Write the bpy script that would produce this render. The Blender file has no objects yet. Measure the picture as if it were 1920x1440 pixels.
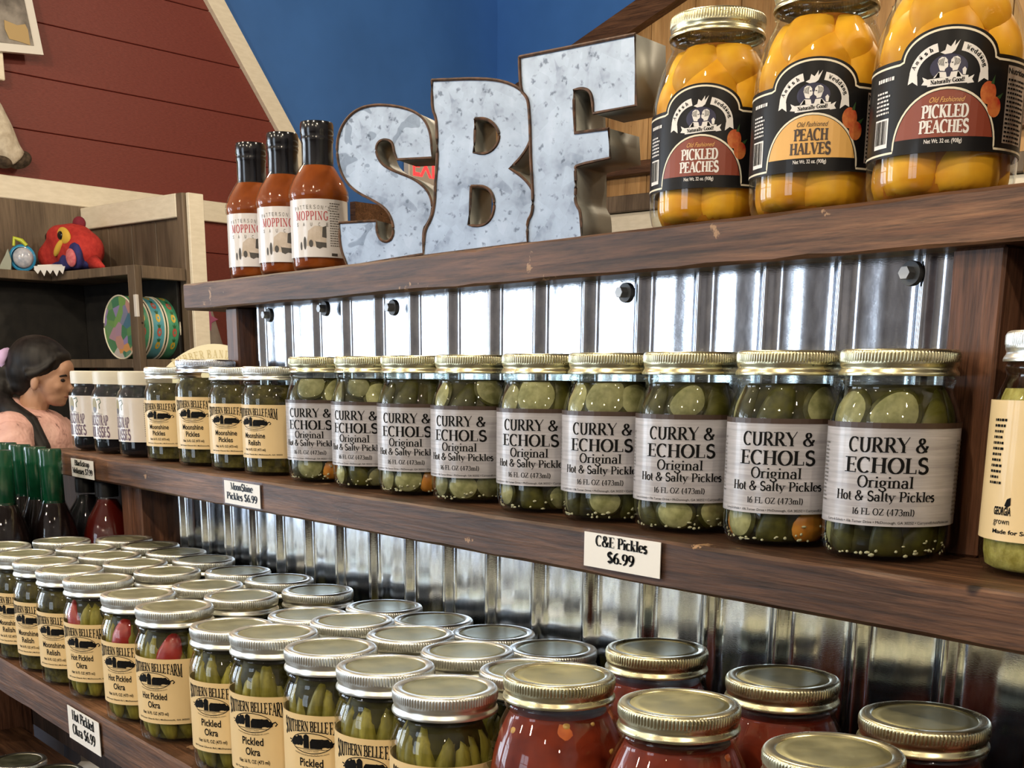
import bpy, bmesh, math, random
import numpy as np
from mathutils import Vector, Matrix
from mathutils.geometry import tessellate_polygon

SC = bpy.context.scene
COL = SC.collection
PI = math.pi
random.seed(7)

# ---------------------------------------------------------------- camera
# photo frame 1920x1440; lens axis meets the frame at (960,1280): the picture is the top of a portrait shot
CZ = 1.45
FPX = 2303.56
PPX, PPY = 960.0, 1280.0
RC = np.array([[0.62542867, 0.78024658, 0.00736558],
               [0.19360069, -0.1460278, -0.97015187],
               [-0.7558821, 0.60818677, -0.24238625]])   # rows: camera right, down, forward in world axes
cam_data = bpy.data.cameras.new('camera')
cam = bpy.data.objects.new('camera', cam_data)
COL.objects.link(cam)
cam.matrix_world = Matrix(((RC[0][0], -RC[1][0], -RC[2][0], 0),
                           (RC[0][1], -RC[1][1], -RC[2][1], 0),
                           (RC[0][2], -RC[1][2], -RC[2][2], CZ),
                           (0, 0, 0, 1)))
cam_data.sensor_width = 36
cam_data.lens = FPX / 1920 * 36
cam_data.shift_y = (PPY - 720) / 1920
cam_data.clip_start = .05
SC.camera = cam


def ray(px, py):
    return RC.T @ np.array([px - PPX, py - PPY, FPX])


def on_z(px, py, z):           # z above the floor
    r = ray(px, py); k = (z - CZ) / r[2]
    return Vector((r[0] * k, r[1] * k, z))


def on_y(px, py, y):
    r = ray(px, py); k = y / r[1]
    return Vector((r[0] * k, y, r[2] * k + CZ))


def at_depth(px, py, d):
    r = ray(px, py) / FPX * d
    return Vector((r[0], r[1], r[2] + CZ))


# building axes are turned against the display shelf
BETA = math.radians(9.5)
EX = Vector((math.cos(BETA), math.sin(BETA), 0))
EY = Vector((-math.sin(BETA), math.cos(BETA), 0))
ROTB = Matrix.Rotation(BETA, 4, 'Z')


def bpt(x, y, z):              # building coordinates -> world
    return EX * x + EY * y + Vector((0, 0, z))


def on_bx(px, py, x):          # hits plane X' = x ; returns building coords (x,y,z)
    r = Vector(ray(px, py)); k = x / r.dot(EX)
    return (x, r.dot(EY) * k, r.z * k + CZ)


def on_by(px, py, y):
    r = Vector(ray(px, py)); k = y / r.dot(EY)
    return (r.dot(EX) * k, y, r.z * k + CZ)


# ---------------------------------------------------------------- world, exposure
SC.view_settings.view_transform = 'Standard'
SC.view_settings.look = 'None'
SC.view_settings.gamma = 1
SC.view_settings.use_curve_mapping = False
SC.view_settings.exposure = 0.22
SC.cycles.use_denoising = True
SC.cycles.max_bounces = 9
SC.cycles.diffuse_bounces = 3
SC.cycles.glossy_bounces = 4
SC.cycles.transmission_bounces = 6
SC.cycles.transparent_max_bounces = 12
SC.cycles.caustics_reflective = False
SC.cycles.caustics_refractive = False
SC.cycles.sample_clamp_indirect = 6
SC.cycles.blur_glossy = .1
world = bpy.data.worlds.new('world')
SC.world = world
world.use_nodes = True
bgn = world.node_tree.nodes['Background']
bgn.inputs['Color'].default_value = (.72, .84, 1, 1)
bgn.inputs['Strength'].default_value = 2.2

XR, YB = -5.06, 5.52           # left wall and back wall, building axes
XQ, YF = 3.6, -4.6             # right and front wall
HC = 4.1                       # ceiling


def area_light(name, x, y, z, sx, sy, energy, color, direction):
    ld = bpy.data.lights.new(name, 'AREA')
    ld.shape = 'RECTANGLE'; ld.size = sx; ld.size_y = sy
    ld.energy = energy; ld.color = color
    o = bpy.data.objects.new(name, ld); COL.objects.link(o)
    o.location = bpt(x, y, z)
    dv = (EX * direction[0] + EY * direction[1] + Vector((0, 0, direction[2]))).normalized()
    o.rotation_euler = dv.to_track_quat('-Z', 'Z').to_euler()
    return o


WIN_LEFT = [(-2.75, -1.55), (-1.25, -.05)]       # y ranges of the windows in the left wall
WIN_FRONT = [(-3.0, -1.5)]   # x ranges in the front wall
WZ = (.60, 2.60)
for a, b in WIN_LEFT:
    area_light('window_daylight', XR - .10, (a + b) / 2, sum(WZ) / 2, b - a, WZ[1] - WZ[0], 60, (.76, .88, 1), (1, 0, -.05))
for a, b in WIN_FRONT:
    area_light('window_daylight', (a + b) / 2, YF - .10, sum(WZ) / 2, b - a, WZ[1] - WZ[0], 24, (.74, .87, 1), (0, 1, -.05))


# ---------------------------------------------------------------- helpers: scene objects
def tag(o, label=None, cat=None, group=None, kind=None):
    if label: o['label'] = label
    if cat: o['category'] = cat
    if group: o['group'] = group
    if kind: o['kind'] = kind
    return o


def link(o, parent=None):
    COL.objects.link(o)
    if parent is not None: o.parent = parent
    return o


def empty(name, loc=(0, 0, 0), rz=0):
    o = bpy.data.objects.new(name, None)
    o.empty_display_size = .02
    o.location = loc; o.rotation_euler = (0, 0, rz)
    return link(o)


def put(name, me, mats=None, parent=None, loc=(0, 0, 0), rz=0, smooth=None):
    if isinstance(me, bmesh.types.BMesh):
        bm = me; me = bpy.data.meshes.new(name); bm.to_mesh(me); bm.free()
    if mats is not None and len(me.materials) == 0:
        for m in (mats if isinstance(mats, (list, tuple)) else [mats]): me.materials.append(m)
    if smooth is not None: shade(me, smooth)
    o = bpy.data.objects.new(name, me)
    o.location = loc; o.rotation_euler = (0, 0, rz)
    return link(o, parent)


def shade(me, angle):
    """smooth shading with sharp edges past the angle in degrees"""
    me.polygons.foreach_set('use_smooth', [True] * len(me.polygons))
    if angle < 180:
        me.set_sharp_from_angle(angle=math.radians(angle))


def copy_tree(o, parent=None):
    c = o.copy(); COL.objects.link(c)
    if parent is not None: c.parent = parent
    for ch in list(o.children): copy_tree(ch, c)
    return c


# ---------------------------------------------------------------- helpers: shapes
def bm_new(): return bmesh.new()


def box(bm, x0, x1, y0, y1, z0, z1, bev=0, mi=0, seg=1):
    r = bmesh.ops.create_cube(bm, size=1)
    vs = r['verts']
    for v in vs:
        v.co = Vector((x0 + (v.co.x + .5) * (x1 - x0), y0 + (v.co.y + .5) * (y1 - y0), z0 + (v.co.z + .5) * (z1 - z0)))
    fs = set(f for v in vs for f in v.link_faces)
    for f in fs: f.material_index = mi
    if bev > 0:
        es = set(e for v in vs for e in v.link_edges)
        rb = bmesh.ops.bevel(bm, geom=list(es), offset=bev, segments=seg, affect='EDGES', profile=.6)
        for f in rb['faces']: f.material_index = mi
        return list(set(v for f in rb['faces'] for v in f.verts)) 
    return vs


def boxm(x0, x1, y0, y1, z0, z1, bev=0, seg=1):
    bm = bm_new(); box(bm, x0, x1, y0, y1, z0, z1, bev, 0, seg); return bm


def lathe(profile, n=48, bm=None, mi=0, rfun=None):
    """profile [(r,z)...] turned about z; r=0 ends close to a point; rfun(angle,r,z) may change r"""
    bm = bm or bm_new()
    rings = []
    for r, z in profile:
        if r <= 1e-6:
            rings.append([bm.verts.new((0, 0, z))])
        else:
            ring = []
            for k in range(n):
                a = 2 * PI * k / n
                rr = rfun(k, r, z) if rfun else r
                ring.append(bm.verts.new((rr * math.cos(a), rr * math.sin(a), z)))
            rings.append(ring)
    for a, b in zip(rings, rings[1:]):
        if len(a) == 1 and len(b) == 1: continue
        for k in range(n):
            k2 = (k + 1) % n
            if len(a) == 1: f = bm.faces.new((a[0], b[k2], b[k]))
            elif len(b) == 1: f = bm.faces.new((a[k], a[k2], b[0]))
            else: f = bm.faces.new((a[k], a[k2], b[k2], b[k]))
            f.material_index = mi
    return bm


def tube(bm, pts, rad, n=8, mi=0, cap=True):
    pts = [Vector(p) for p in pts]
    if not hasattr(rad, '__len__'): rad = [rad] * len(pts)
    rings = []; up = Vector((0, 0, 1))
    for i, p in enumerate(pts):
        t = (pts[min(i + 1, len(pts) - 1)] - pts[max(i - 1, 0)]).normalized()
        s = t.cross(up)
        if s.length < 1e-3: s = t.cross(Vector((1, 0, 0)))
        s.normalize(); w = s.cross(t)
        rings.append([bm.verts.new(p + (s * math.cos(2 * PI * k / n) + w * math.sin(2 * PI * k / n)) * rad[i]) for k in range(n)])
    for a, b in zip(rings, rings[1:]):
        for k in range(n):
            f = bm.faces.new((a[k], b[k], b[(k + 1) % n], a[(k + 1) % n])); f.material_index = mi
    if cap:
        for r in (rings[0], rings[-1][::-1]):
            f = bm.faces.new(r); f.material_index = mi
    return bm


def ellipsoid(bm, c, r, rot=None, u=20, v=12, mi=0):
    m = Matrix.Translation(Vector(c)) @ (rot.to_4x4() if rot is not None else Matrix.Identity(4)) @ Matrix.Diagonal((*r, 1))
    res = bmesh.ops.create_uvsphere(bm, u_segments=u, v_segments=v, radius=1, matrix=m)
    for f in set(f for w in res['verts'] for f in w.link_faces): f.material_index = mi
    return res['verts']


def prism(bm, outer, holes=(), depth=.01, to3=None, mi=0, mi_side=None):
    """2D outline with holes made a solid; to3(u,v,d) gives the 3D point, d from 0 (front) to depth"""
    loops = [list(outer)] + [list(h) for h in holes]
    flat = [p for l in loops for p in l]
    tris = tessellate_polygon([[Vector((p[0], p[1], 0)) for p in l] for l in loops])
    fr = [bm.verts.new(to3(p[0], p[1], 0)) for p in flat]
    bk = [bm.verts.new(to3(p[0], p[1], depth)) for p in flat]
    ms = mi if mi_side is None else mi_side
    for t in tris:
        for vs in ([fr[i] for i in t], [bk[i] for i in t[::-1]]):
            try: f = bm.faces.new(vs); f.material_index = mi
            except ValueError: pass
    o = 0
    for l in loops:
        n = len(l)
        for k in range(n):
            a, b = o + k, o + (k + 1) % n
            f = bm.faces.new((fr[a], fr[b], bk[b], bk[a])); f.material_index = ms
        o += n
    bmesh.ops.recalc_face_normals(bm, faces=bm.faces)
    return bm


# ---------------------------------------------------------------- materials
MATS = {}


class NT:
    def __init__(self, name):
        self.m = bpy.data.materials.new(name); self.m.use_nodes = True
        self.t = self.m.node_tree; self.t.nodes.clear()
        self.out = self.n('ShaderNodeOutputMaterial')

    def n(self, typ, **kw):
        nd = self.t.nodes.new(typ)
        for k, v in kw.items():
            if k.startswith('_'): setattr(nd, k[1:], v)
        for k, v in kw.items():
            if not k.startswith('_'):
                nd.inputs[k.replace('__', ' ')].default_value = v
        return nd

    def l(self, a, ao, b, bi): self.t.links.new(a.outputs[ao], b.inputs[bi])

    def coords(self, scale=(1, 1, 1), rot=(0, 0, 0), which='Object'):
        tc = self.n('ShaderNodeTexCoord'); mp = self.n('ShaderNodeMapping')
        mp.inputs['Scale'].default_value = scale; mp.inputs['Rotation'].default_value = rot
        self.l(tc, which, mp, 'Vector'); return mp

    def ramp(self, stops, src, so):
        r = self.n('ShaderNodeValToRGB')
        el = r.color_ramp.elements
        while len(el) < len(stops): el.new(.5)
        for e, (p, c) in zip(el, stops): e.position = p; e.color = (*c, 1)
        self.l(src, so, r, 'Fac'); return r

    def noise(self, mp, scale, detail=3, rough=.55, dist=0):
        nz = self.n('ShaderNodeTexNoise', Scale=scale, Detail=detail, Roughness=rough, Distortion=dist)
        if mp: self.l(mp, 'Vector', nz, 'Vector')
        return nz

    def mixc(self, fac, a, b, mode='MIX'):
        mx = self.n('ShaderNodeMix', _data_type='RGBA', _blend_type=mode)
        for val, idx in ((fac, 0), (a, 6), (b, 7)):
            if isinstance(val, tuple) and len(val) == 2 and hasattr(val[0], 'outputs'): self.t.links.new(val[0].outputs[val[1]], mx.inputs[idx])
            elif idx == 0: mx.inputs[0].default_value = val
            else: mx.inputs[idx].default_value = (*val, 1)
        return mx

    def bsdf(self, **kw):
        b = self.n('ShaderNodeBsdfPrincipled', **kw)
        self.l(b, 'BSDF', self.out, 'Surface'); self.b = b; return b

    def bump(self, src, so, strength=.3, dist=.01):
        bp = self.n('ShaderNodeBump', Strength=strength, Distance=dist)
        self.l(src, so, bp, 'Height'); self.l(bp, 'Normal', self.b, 'Normal'); return bp


def plain(name, col, rough=.5, metal=0, coat=0, emit=None, es=1, spec=.5):
    if name in MATS: return MATS[name]
    t = NT(name)
    b = t.bsdf(Roughness=rough, Metallic=metal)
    b.inputs['Base Color'].default_value = (*col, 1)
    b.inputs['Coat Weight'].default_value = coat
    b.inputs['Specular IOR Level'].default_value = spec
    if emit:
        b.inputs['Emission Color'].default_value = (*emit, 1); b.inputs['Emission Strength'].default_value = es
    MATS[name] = t.m
    return t.m


def mottled(name, c1, c2, scale=30, rough=.5, coat=0, detail=3, rnd=0, bump=0, metal=0, stretch=(1, 1, 1), lo=.35, hi=.65, spec=.5):
    """two-tone noise material; rnd = brightness change per object"""
    if name in MATS: return MATS[name]
    t = NT(name); b = t.bsdf(Roughness=rough, Metallic=metal)
    b.inputs['Coat Weight'].default_value = coat; b.inputs['Specular IOR Level'].default_value = spec
    mp = t.coords(stretch); nz = t.noise(mp, scale, detail)
    r = t.ramp([(lo, c1), (hi, c2)], nz, 'Fac')
    src, so = r, 'Color'
    if rnd:
        oi = t.n('ShaderNodeObjectInfo'); mr = t.n('ShaderNodeMapRange')
        mr.inputs[3].default_value = 1 - rnd; mr.inputs[4].default_value = 1 + rnd
        t.l(oi, 'Random', mr, 0)
        hs = t.n('ShaderNodeHueSaturation'); t.l(mr, 0, hs, 'Value'); t.l(r, 'Color', hs, 'Color'); src, so = hs, 'Color'
    t.l(src, so, b, 'Base Color')
    if bump: t.bump(nz, 'Fac', bump, .004)
    MATS[name] = t.m
    return t.m


def wood(name, dark, mid, light, axis=0, scale=1.0, rough=.5, coat=.06, bump=.35, wear=None, fine_amt=1.0):
    if name in MATS: return MATS[name]
    t = NT(name); b = t.bsdf(Roughness=rough)
    b.inputs['Coat Weight'].default_value = coat; b.inputs['Coat Roughness'].default_value = .35; b.inputs['Specular IOR Level'].default_value = .3
    s = [26 * scale] * 3; s[axis] = 1.6 * scale
    mp = t.coords(tuple(s)); g = t.noise(mp, 3.2, 6, .65, .6)
    s2 = [9 * scale] * 3; s2[axis] = 2.2 * scale
    mp2 = t.coords(tuple(s2)); blot = t.noise(mp2, 1.1, 3, .6)
    r = t.ramp([(.28, dark), (.5, mid), (.74, light)], g, 'Fac')
    rb = t.ramp([(.3, (.42, .38, .36)), (.7, (1.35, 1.28, 1.2))], blot, 'Fac')
    s5 = [110 * scale] * 3; s5[axis] = 5 * scale
    mpf = t.coords(tuple(s5)); fine = t.noise(mpf, 3.0, 4, .75)
    rf = t.ramp([(.34, (.42, .40, .38)), (.5, (1, 1, 1)), (.68, (1.45, 1.4, 1.35))], fine, 'Fac')
    mx = t.mixc(1.0, (r, 'Color'), (rb, 'Color'), 'MULTIPLY')
    src = (t.mixc(fine_amt, (mx, 2), (rf, 'Color'), 'MULTIPLY'), 2)
    if wear:     # pale chips with a shape of their own
        mp3 = t.coords((1, 1, 1)); wn = t.noise(mp3, 23, 5, .7)
        wr = t.ramp([(.665, (0, 0, 0)), (.69, (1, 1, 1))], wn, 'Fac')
        src = (t.mixc((wr, 'Color'), src, wear), 2)
    # dark nail and knot specks
    vo = t.n('ShaderNodeTexVoronoi', Scale=9.0); mp4 = t.coords((1, 1, 1)); t.l(mp4, 'Vector', vo, 'Vector')
    vr = t.ramp([(.025, (.12, .09, .08)), (.05, (1, 1, 1))], vo, 'Distance')
    src = (t.mixc(1.0, src, (vr, 'Color'), 'MULTIPLY'), 2)
    t.t.links.new(src[0].outputs[src[1]], b.inputs['Base Color'])
    t.bump(g, 'Fac', bump, .002)
    MATS[name] = t.m
    return t.m


def glass(name, tint=(.94, .965, .95), base=.035, edge=.8, rough=.015):
    if name in MATS: return MATS[name]
    t = NT(name)
    tr = t.n('ShaderNodeBsdfTransparent'); tr.inputs['Color'].default_value = (*tint, 1)
    gl = t.n('ShaderNodeBsdfGlossy', Roughness=rough); gl.inputs['Color'].default_value = (1, 1, 1, 1)
    lw = t.n('ShaderNodeLayerWeight', Blend=.5)
    pw = t.n('ShaderNodeMath', _operation='POWER'); pw.inputs[1].default_value = 4.5; t.l(lw, 'Facing', pw, 0)
    mr = t.n('ShaderNodeMapRange'); mr.inputs[3].default_value = base; mr.inputs[4].default_value = edge
    t.l(pw, 0, mr, 0)
    mx = t.n('ShaderNodeMixShader'); t.l(mr, 0, mx, 0); t.l(tr, 0, mx, 1); t.l(gl, 0, mx, 2)
    t.l(mx, 0, t.out, 'Surface')
    MATS[name] = t.m
    return t.m
# ---------------------------------------------------------------- lettering
def arc(cx, cy, rx, ry, a0, a1, n=10):
    return [(cx + rx * math.cos(math.radians(a0 + (a1 - a0) * k / n)), cy + ry * math.sin(math.radians(a0 + (a1 - a0) * k / n))) for k in range(n + 1)]


# serif letters drawn as pen strokes: width, strokes (mode, points), serifs (x, y)
# mode 'n' widens with the vertical part of the stroke, 'T' always thick, 't' always thin
GL = {
 'A': (.74, [('t', [(.07, 0), (.36, 1)]), ('T', [(.36, 1), (.65, 0)]), ('t', [(.17, .35), (.54, .35)])], [(.07, 0), (.65, 0)]),
 'B': (.68, [('T', [(.16, 0), (.16, 1)]), ('n', [(.16, 1), (.34, 1)] + arc(.34, .76, .2, .24, 90, -90) + [(.16, .52)]),
             ('n', [(.16, .52), (.36, .52)] + arc(.36, .26, .23, .26, 90, -90) + [(.16, 0)])], [(.1, 0), (.1, 1)]),
 'C': (.72, [('n', arc(.4, .5, .31, .5, 50, 310, 18)), ('t', [(.62, .98), (.62, .74)])], []),
 'D': (.76, [('T', [(.16, 0), (.16, 1)]), ('n', [(.16, 1), (.32, 1)] + arc(.32, .5, .34, .5, 90, -90, 14) + [(.16, 0)])], [(.1, 0), (.1, 1)]),
 'E': (.64, [('T', [(.16, 0), (.16, 1)]), ('t', [(.16, .975), (.56, .975)]), ('t', [(.16, .52), (.46, .52)]), ('t', [(.16, .025), (.58, .025)]),
             ('t', [(.555, 1), (.555, .8)]), ('t', [(.575, 0), (.575, .22)]), ('t', [(.46, .62), (.46, .42)])], [(.1, 0), (.1, 1)]),
 'F': (.6, [('T', [(.16, 0), (.16, 1)]), ('t', [(.16, .975), (.56, .975)]), ('t', [(.16, .5), (.44, .5)]), ('t', [(.555, 1), (.555, .78)]), ('t', [(.44, .61), (.44, .39)])], [(.16, 0), (.1, 1)]),
 'G': (.76, [('n', arc(.4, .5, .31, .5, 50, 300, 18)), ('T', [(.62, .06), (.62, .42)]), ('t', [(.62, .98), (.62, .76)])], [(.62, .42)]),
 'H': (.78, [('T', [(.16, 0), (.16, 1)]), ('T', [(.62, 0), (.62, 1)]), ('t', [(.16, .52), (.62, .52)])], [(.16, 0), (.16, 1), (.62, 0), (.62, 1)]),
 'I': (.34, [('T', [(.17, 0), (.17, 1)])], [(.17, 0), (.17, 1)]),
 'K': (.74, [('T', [(.16, 0), (.16, 1)]), ('t', [(.18, .42), (.6, 1)]), ('T', [(.32, .56), (.62, 0)])], [(.16, 0), (.16, 1), (.6, 1), (.64, 0)]),
 'L': (.62, [('T', [(.16, 0), (.16, 1)]), ('t', [(.16, .025), (.56, .025)]), ('t', [(.56, 0), (.56, .26)])], [(.16, 1), (.1, 0)]),
 'M': (.92, [('t', [(.13, 0), (.15, 1)]), ('T', [(.15, 1), (.45, .05)]), ('t', [(.45, .05), (.76, 1)]), ('T', [(.76, 0), (.76, 1)])], [(.13, 0), (.1, 1), (.76, 0), (.8, 1)]),
 'N': (.8, [('t', [(.14, 0), (.14, 1)]), ('T', [(.14, 1), (.64, 0)]), ('t', [(.64, 0), (.64, 1)])], [(.14, 0), (.1, 1), (.64, 1)]),
 'O': (.8, [('n', arc(.4, .5, .31, .5, 0, 360, 26))], []),
 'P': (.62, [('T', [(.16, 0), (.16, 1)]), ('n', [(.16, 1), (.32, 1)] + arc(.32, .73, .23, .27, 90, -90) + [(.16, .46)])], [(.16, 0), (.1, 1)]),
 'R': (.74, [('T', [(.16, 0), (.16, 1)]), ('n', [(.16, 1), (.32, 1)] + arc(.32, .74, .22, .26, 90, -90) + [(.16, .48)]), ('T', [(.34, .48), (.62, .02)])], [(.16, 0), (.1, 1), (.66, 0)]),
 'S': (.6, [('T', arc(.3, .75, .19, .24, 35, 90, 4) + arc(.3, .75, .2, .24, 90, 230, 8) + arc(.29, .26, .22, .25, 55, -90, 9) + arc(.29, .26, .2, .25, -90, -150, 4)),
             ('t', [(.47, .99), (.47, .76)]), ('t', [(.1, .01), (.1, .26)])], []),
 'T': (.7, [('T', [(.34, 0), (.34, 1)]), ('t', [(.05, .975), (.63, .975)]), ('t', [(.06, 1), (.06, .78)]), ('t', [(.62, 1), (.62, .78)])], [(.34, 0)]),
 'U': (.78, [('T', [(.16, 1), (.16, .3)]), ('n', [(.16, .3)] + arc(.39, .3, .23, .3, 180, 360, 10) + [(.62, 1)])], [(.16, 1), (.62, 1)]),
 'V': (.74, [('T', [(.08, 1), (.38, 0)]), ('t', [(.38, 0), (.66, 1)])], [(.08, 1), (.66, 1)]),
 'W': (1.0, [('T', [(.06, 1), (.28, 0)]), ('t', [(.28, 0), (.5, .9)]), ('T', [(.5, .9), (.7, 0)]), ('t', [(.7, 0), (.92, 1)])], [(.06, 1), (.92, 1)]),
 '!': (.28, [('T', [(.14, .32), (.14, 1)]), ('T', [(.14, 0), (.14, .14)])], []),
 'u': (.6, [('T', [(.13, .62), (.13, .2)]), ('n', [(.13, .2)] + arc(.29, .2, .16, .2, 180, 350, 8)), ('T', [(.46, .62), (.46, 0)])], [(.1, .62), (.43, .62), (.5, 0)]),
 'v': (.54, [('T', [(.06, .62), (.26, 0)]), ('t', [(.26, 0), (.46, .62)])], [(.06, .62), (.46, .62)]),
 'X': (.72, [('T', [(.08, 1), (.64, 0)]), ('t', [(.08, 0), (.62, 1)])], [(.08, 1), (.64, 0), (.08, 0), (.62, 1)]),
 'Y': (.74, [('T', [(.08, 1), (.37, .46)]), ('t', [(.37, .46), (.68, 1.06)]), ('T', [(.37, 0), (.37, .48)])], [(.08, 1), (.37, 0)]),
 'Z': (.66, [('t', [(.06, .97), (.58, .97)]), ('T', [(.56, .97), (.08, .03)]), ('t', [(.06, .03), (.6, .03)]), ('t', [(.07, 1), (.07, .78)]), ('t', [(.6, 0), (.6, .22)])], []),
 '&': (.8, [('n', [(.72, .46), (.6, .2)] + arc(.34, .26, .25, .26, -25, -230, 12) + [(.5, .72)] + arc(.36, .8, .14, .2, -10, 200, 10) + [(.36, .5), (.68, .04)]), ('t', [(.58, .46), (.78, .46)])], []),
 '$': (.6, [('T', arc(.3, .75, .18, .2, 25, 230, 10) + arc(.29, .27, .2, .22, 55, -150, 12)), ('t', [(.3, 1.12), (.3, -.12)])], []),
 '(': (.34, [('n', arc(.42, .42, .3, .62, 120, 240, 10))], []),
 ')': (.34, [('n', arc(-.08, .42, .3, .62, 60, -60, 10))], []),
 '.': (.24, [('T', [(.12, 0), (.12, .14)])], []),
 ',': (.24, [('T', [(.12, -.1), (.12, .12)])], []),
 '0': (.58, [('n', arc(.29, .5, .2, .5, 0, 360, 22))], []),
 '1': (.4, [('T', [(.22, 0), (.22, .98)]), ('t', [(.06, .82), (.22, .96)])], [(.22, 0)]),
 '2': (.58, [('n', arc(.28, .74, .19, .25, 170, -20, 10) + [(.08, .05)]), ('T', [(.08, .05), (.5, .05)])], []),
 '3': (.58, [('n', arc(.26, .76, .17, .23, 150, -90, 10)), ('n', arc(.26, .27, .22, .27, 90, -150, 12))], []),
 '4': (.6, [('t', [(.38, 1), (.06, .28)]), ('t', [(.06, .28), (.54, .28)]), ('T', [(.4, 0), (.4, 1)])], []),
 '5': (.58, [('t', [(.12, .97), (.48, .97)]), ('t', [(.12, .97), (.1, .56)]), ('n', arc(.26, .3, .22, .3, 120, -150, 12))], []),
 '6': (.58, [('n', arc(.29, .28, .2, .28, 0, 360, 18)), ('n', arc(.5, .3, .41, .7, 95, 180, 8))], []),
 '7': (.56, [('T', [(.06, .95), (.5, .95)]), ('n', [(.48, .95), (.22, 0)])], []),
 '8': (.58, [('n', arc(.29, .76, .17, .23, 0, 360, 16)), ('n', arc(.29, .27, .2, .27, 0, 360, 16))], []),
 '9': (.58, [('n', arc(.29, .7, .2, .29, 0, 360, 18)), ('n', arc(.08, .7, .41, .72, 0, -85, 8))], []),
 'a': (.54, [('n', arc(.24, .44, .15, .2, 160, 0, 7) + [(.39, .08), (.46, 0)]), ('n', arc(.22, .19, .15, .19, 40, 320, 10))], []),
 'b': (.56, [('T', [(.13, 0), (.13, 1)]), ('n', arc(.29, .32, .19, .32, 150, -150, 14))], [(.1, 1)]),
 'c': (.5, [('n', arc(.27, .32, .2, .32, 45, 315, 14))], []),
 'd': (.58, [('T', [(.42, 0), (.42, 1)]), ('n', arc(.26, .32, .19, .32, 35, 325, 14))], [(.38, 1), (.46, 0)]),
 'e': (.5, [('n', arc(.27, .32, .2, .32, 0, 315, 15)), ('t', [(.07, .34), (.47, .34)])], []),
 'f': (.36, [('T', [(.15, 0), (.15, .8)]), ('n', arc(.3, .8, .15, .2, 180, 50, 6)), ('t', [(.03, .62), (.3, .62)])], [(.15, 0)]),
 'g': (.54, [('n', arc(.25, .42, .16, .2, 0, 360, 16)), ('n', [(.14, .24), (.1, .1), (.36, .04)] + arc(.26, -.14, .2, .14, 50, -200, 12)), ('t', [(.36, .56), (.5, .62)])], []),
 'h': (.6, [('T', [(.13, 0), (.13, 1)]), ('n', arc(.29, .44, .16, .2, 170, 0, 7) + [(.45, 0)])], [(.13, 0), (.1, 1), (.45, 0)]),
 'i': (.3, [('T', [(.15, 0), (.15, .62)]), ('T', [(.15, .82), (.15, .95)])], [(.15, 0), (.11, .62)]),
 'k': (.58, [('T', [(.13, 0), (.13, 1)]), ('t', [(.15, .26), (.44, .62)]), ('T', [(.25, .36), (.48, 0)])], [(.13, 0), (.1, 1), (.48, 0), (.44, .62)]),
 'l': (.3, [('T', [(.15, 0), (.15, 1)])], [(.15, 0), (.11, 1)]),
 'm': (.88, [('T', [(.13, 0), (.13, .62)]), ('n', arc(.28, .44, .14, .2, 170, 0, 6) + [(.42, 0)]), ('n', arc(.57, .44, .15, .2, 170, 0, 6) + [(.72, 0)])], [(.13, 0), (.1, .62), (.42, 0), (.72, 0)]),
 'n': (.6, [('T', [(.13, 0), (.13, .62)]), ('n', arc(.29, .44, .16, .2, 170, 0, 7) + [(.45, 0)])], [(.13, 0), (.1, .62), (.45, 0)]),
 'o': (.54, [('n', arc(.27, .32, .2, .32, 0, 360, 18))], []),
 'p': (.58, [('T', [(.13, -.3), (.13, .62)]), ('n', arc(.29, .32, .19, .32, 150, -150, 14))], [(.13, -.3), (.1, .62)]),
 'r': (.42, [('T', [(.13, 0), (.13, .62)]), ('n', arc(.28, .42, .14, .2, 165, 50, 5))], [(.13, 0), (.1, .62)]),
 's': (.44, [('T', arc(.22, .47, .13, .15, 35, 230, 8) + arc(.21, .17, .14, .16, 55, -150, 9))], []),
 't': (.36, [('T', [(.16, .84), (.16, .15)]), ('n', arc(.28, .15, .12, .14, 180, 300, 5)), ('t', [(.03, .62), (.32, .62)])], []),
 'w': (.78, [('T', [(.06, .62), (.22, 0)]), ('t', [(.22, 0), (.38, .58)]), ('T', [(.38, .58), (.54, 0)]), ('t', [(.54, 0), (.7, .62)])], [(.06, .62), (.7, .62)]),
 'y': (.54, [('T', [(.06, .62), (.26, .05)]), ('t', [(.46, .62), (.24, -.05), (.1, -.28)])], [(.06, .62), (.46, .62)]),
 ' ': (.32, [], []),
}


def stroke_quads(pts, wf):
    """ribbon along pts; wf(dx,dy) gives the width; returns verts, faces"""
    n = len(pts); vs, fs = [], []
    closed = n > 3 and math.hypot(pts[0][0] - pts[-1][0], pts[0][1] - pts[-1][1]) < 1e-6
    for i, (x, y) in enumerate(pts):
        if closed: a, b = pts[i - 1 if i > 0 else n - 2], pts[i + 1 if i < n - 1 else 1]
        else: a, b = pts[max(i - 1, 0)], pts[min(i + 1, n - 1)]
        dx, dy = b[0] - a[0], b[1] - a[1]; l = math.hypot(dx, dy) or 1
        dx /= l; dy /= l; w = wf(dx, dy) / 2
        vs += [(x - dy * w, y + dx * w), (x + dy * w, y - dx * w)]
    for i in range(n - 1): fs.append((2 * i, 2 * i + 1, 2 * i + 3, 2 * i + 2))
    return vs, fs


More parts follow.
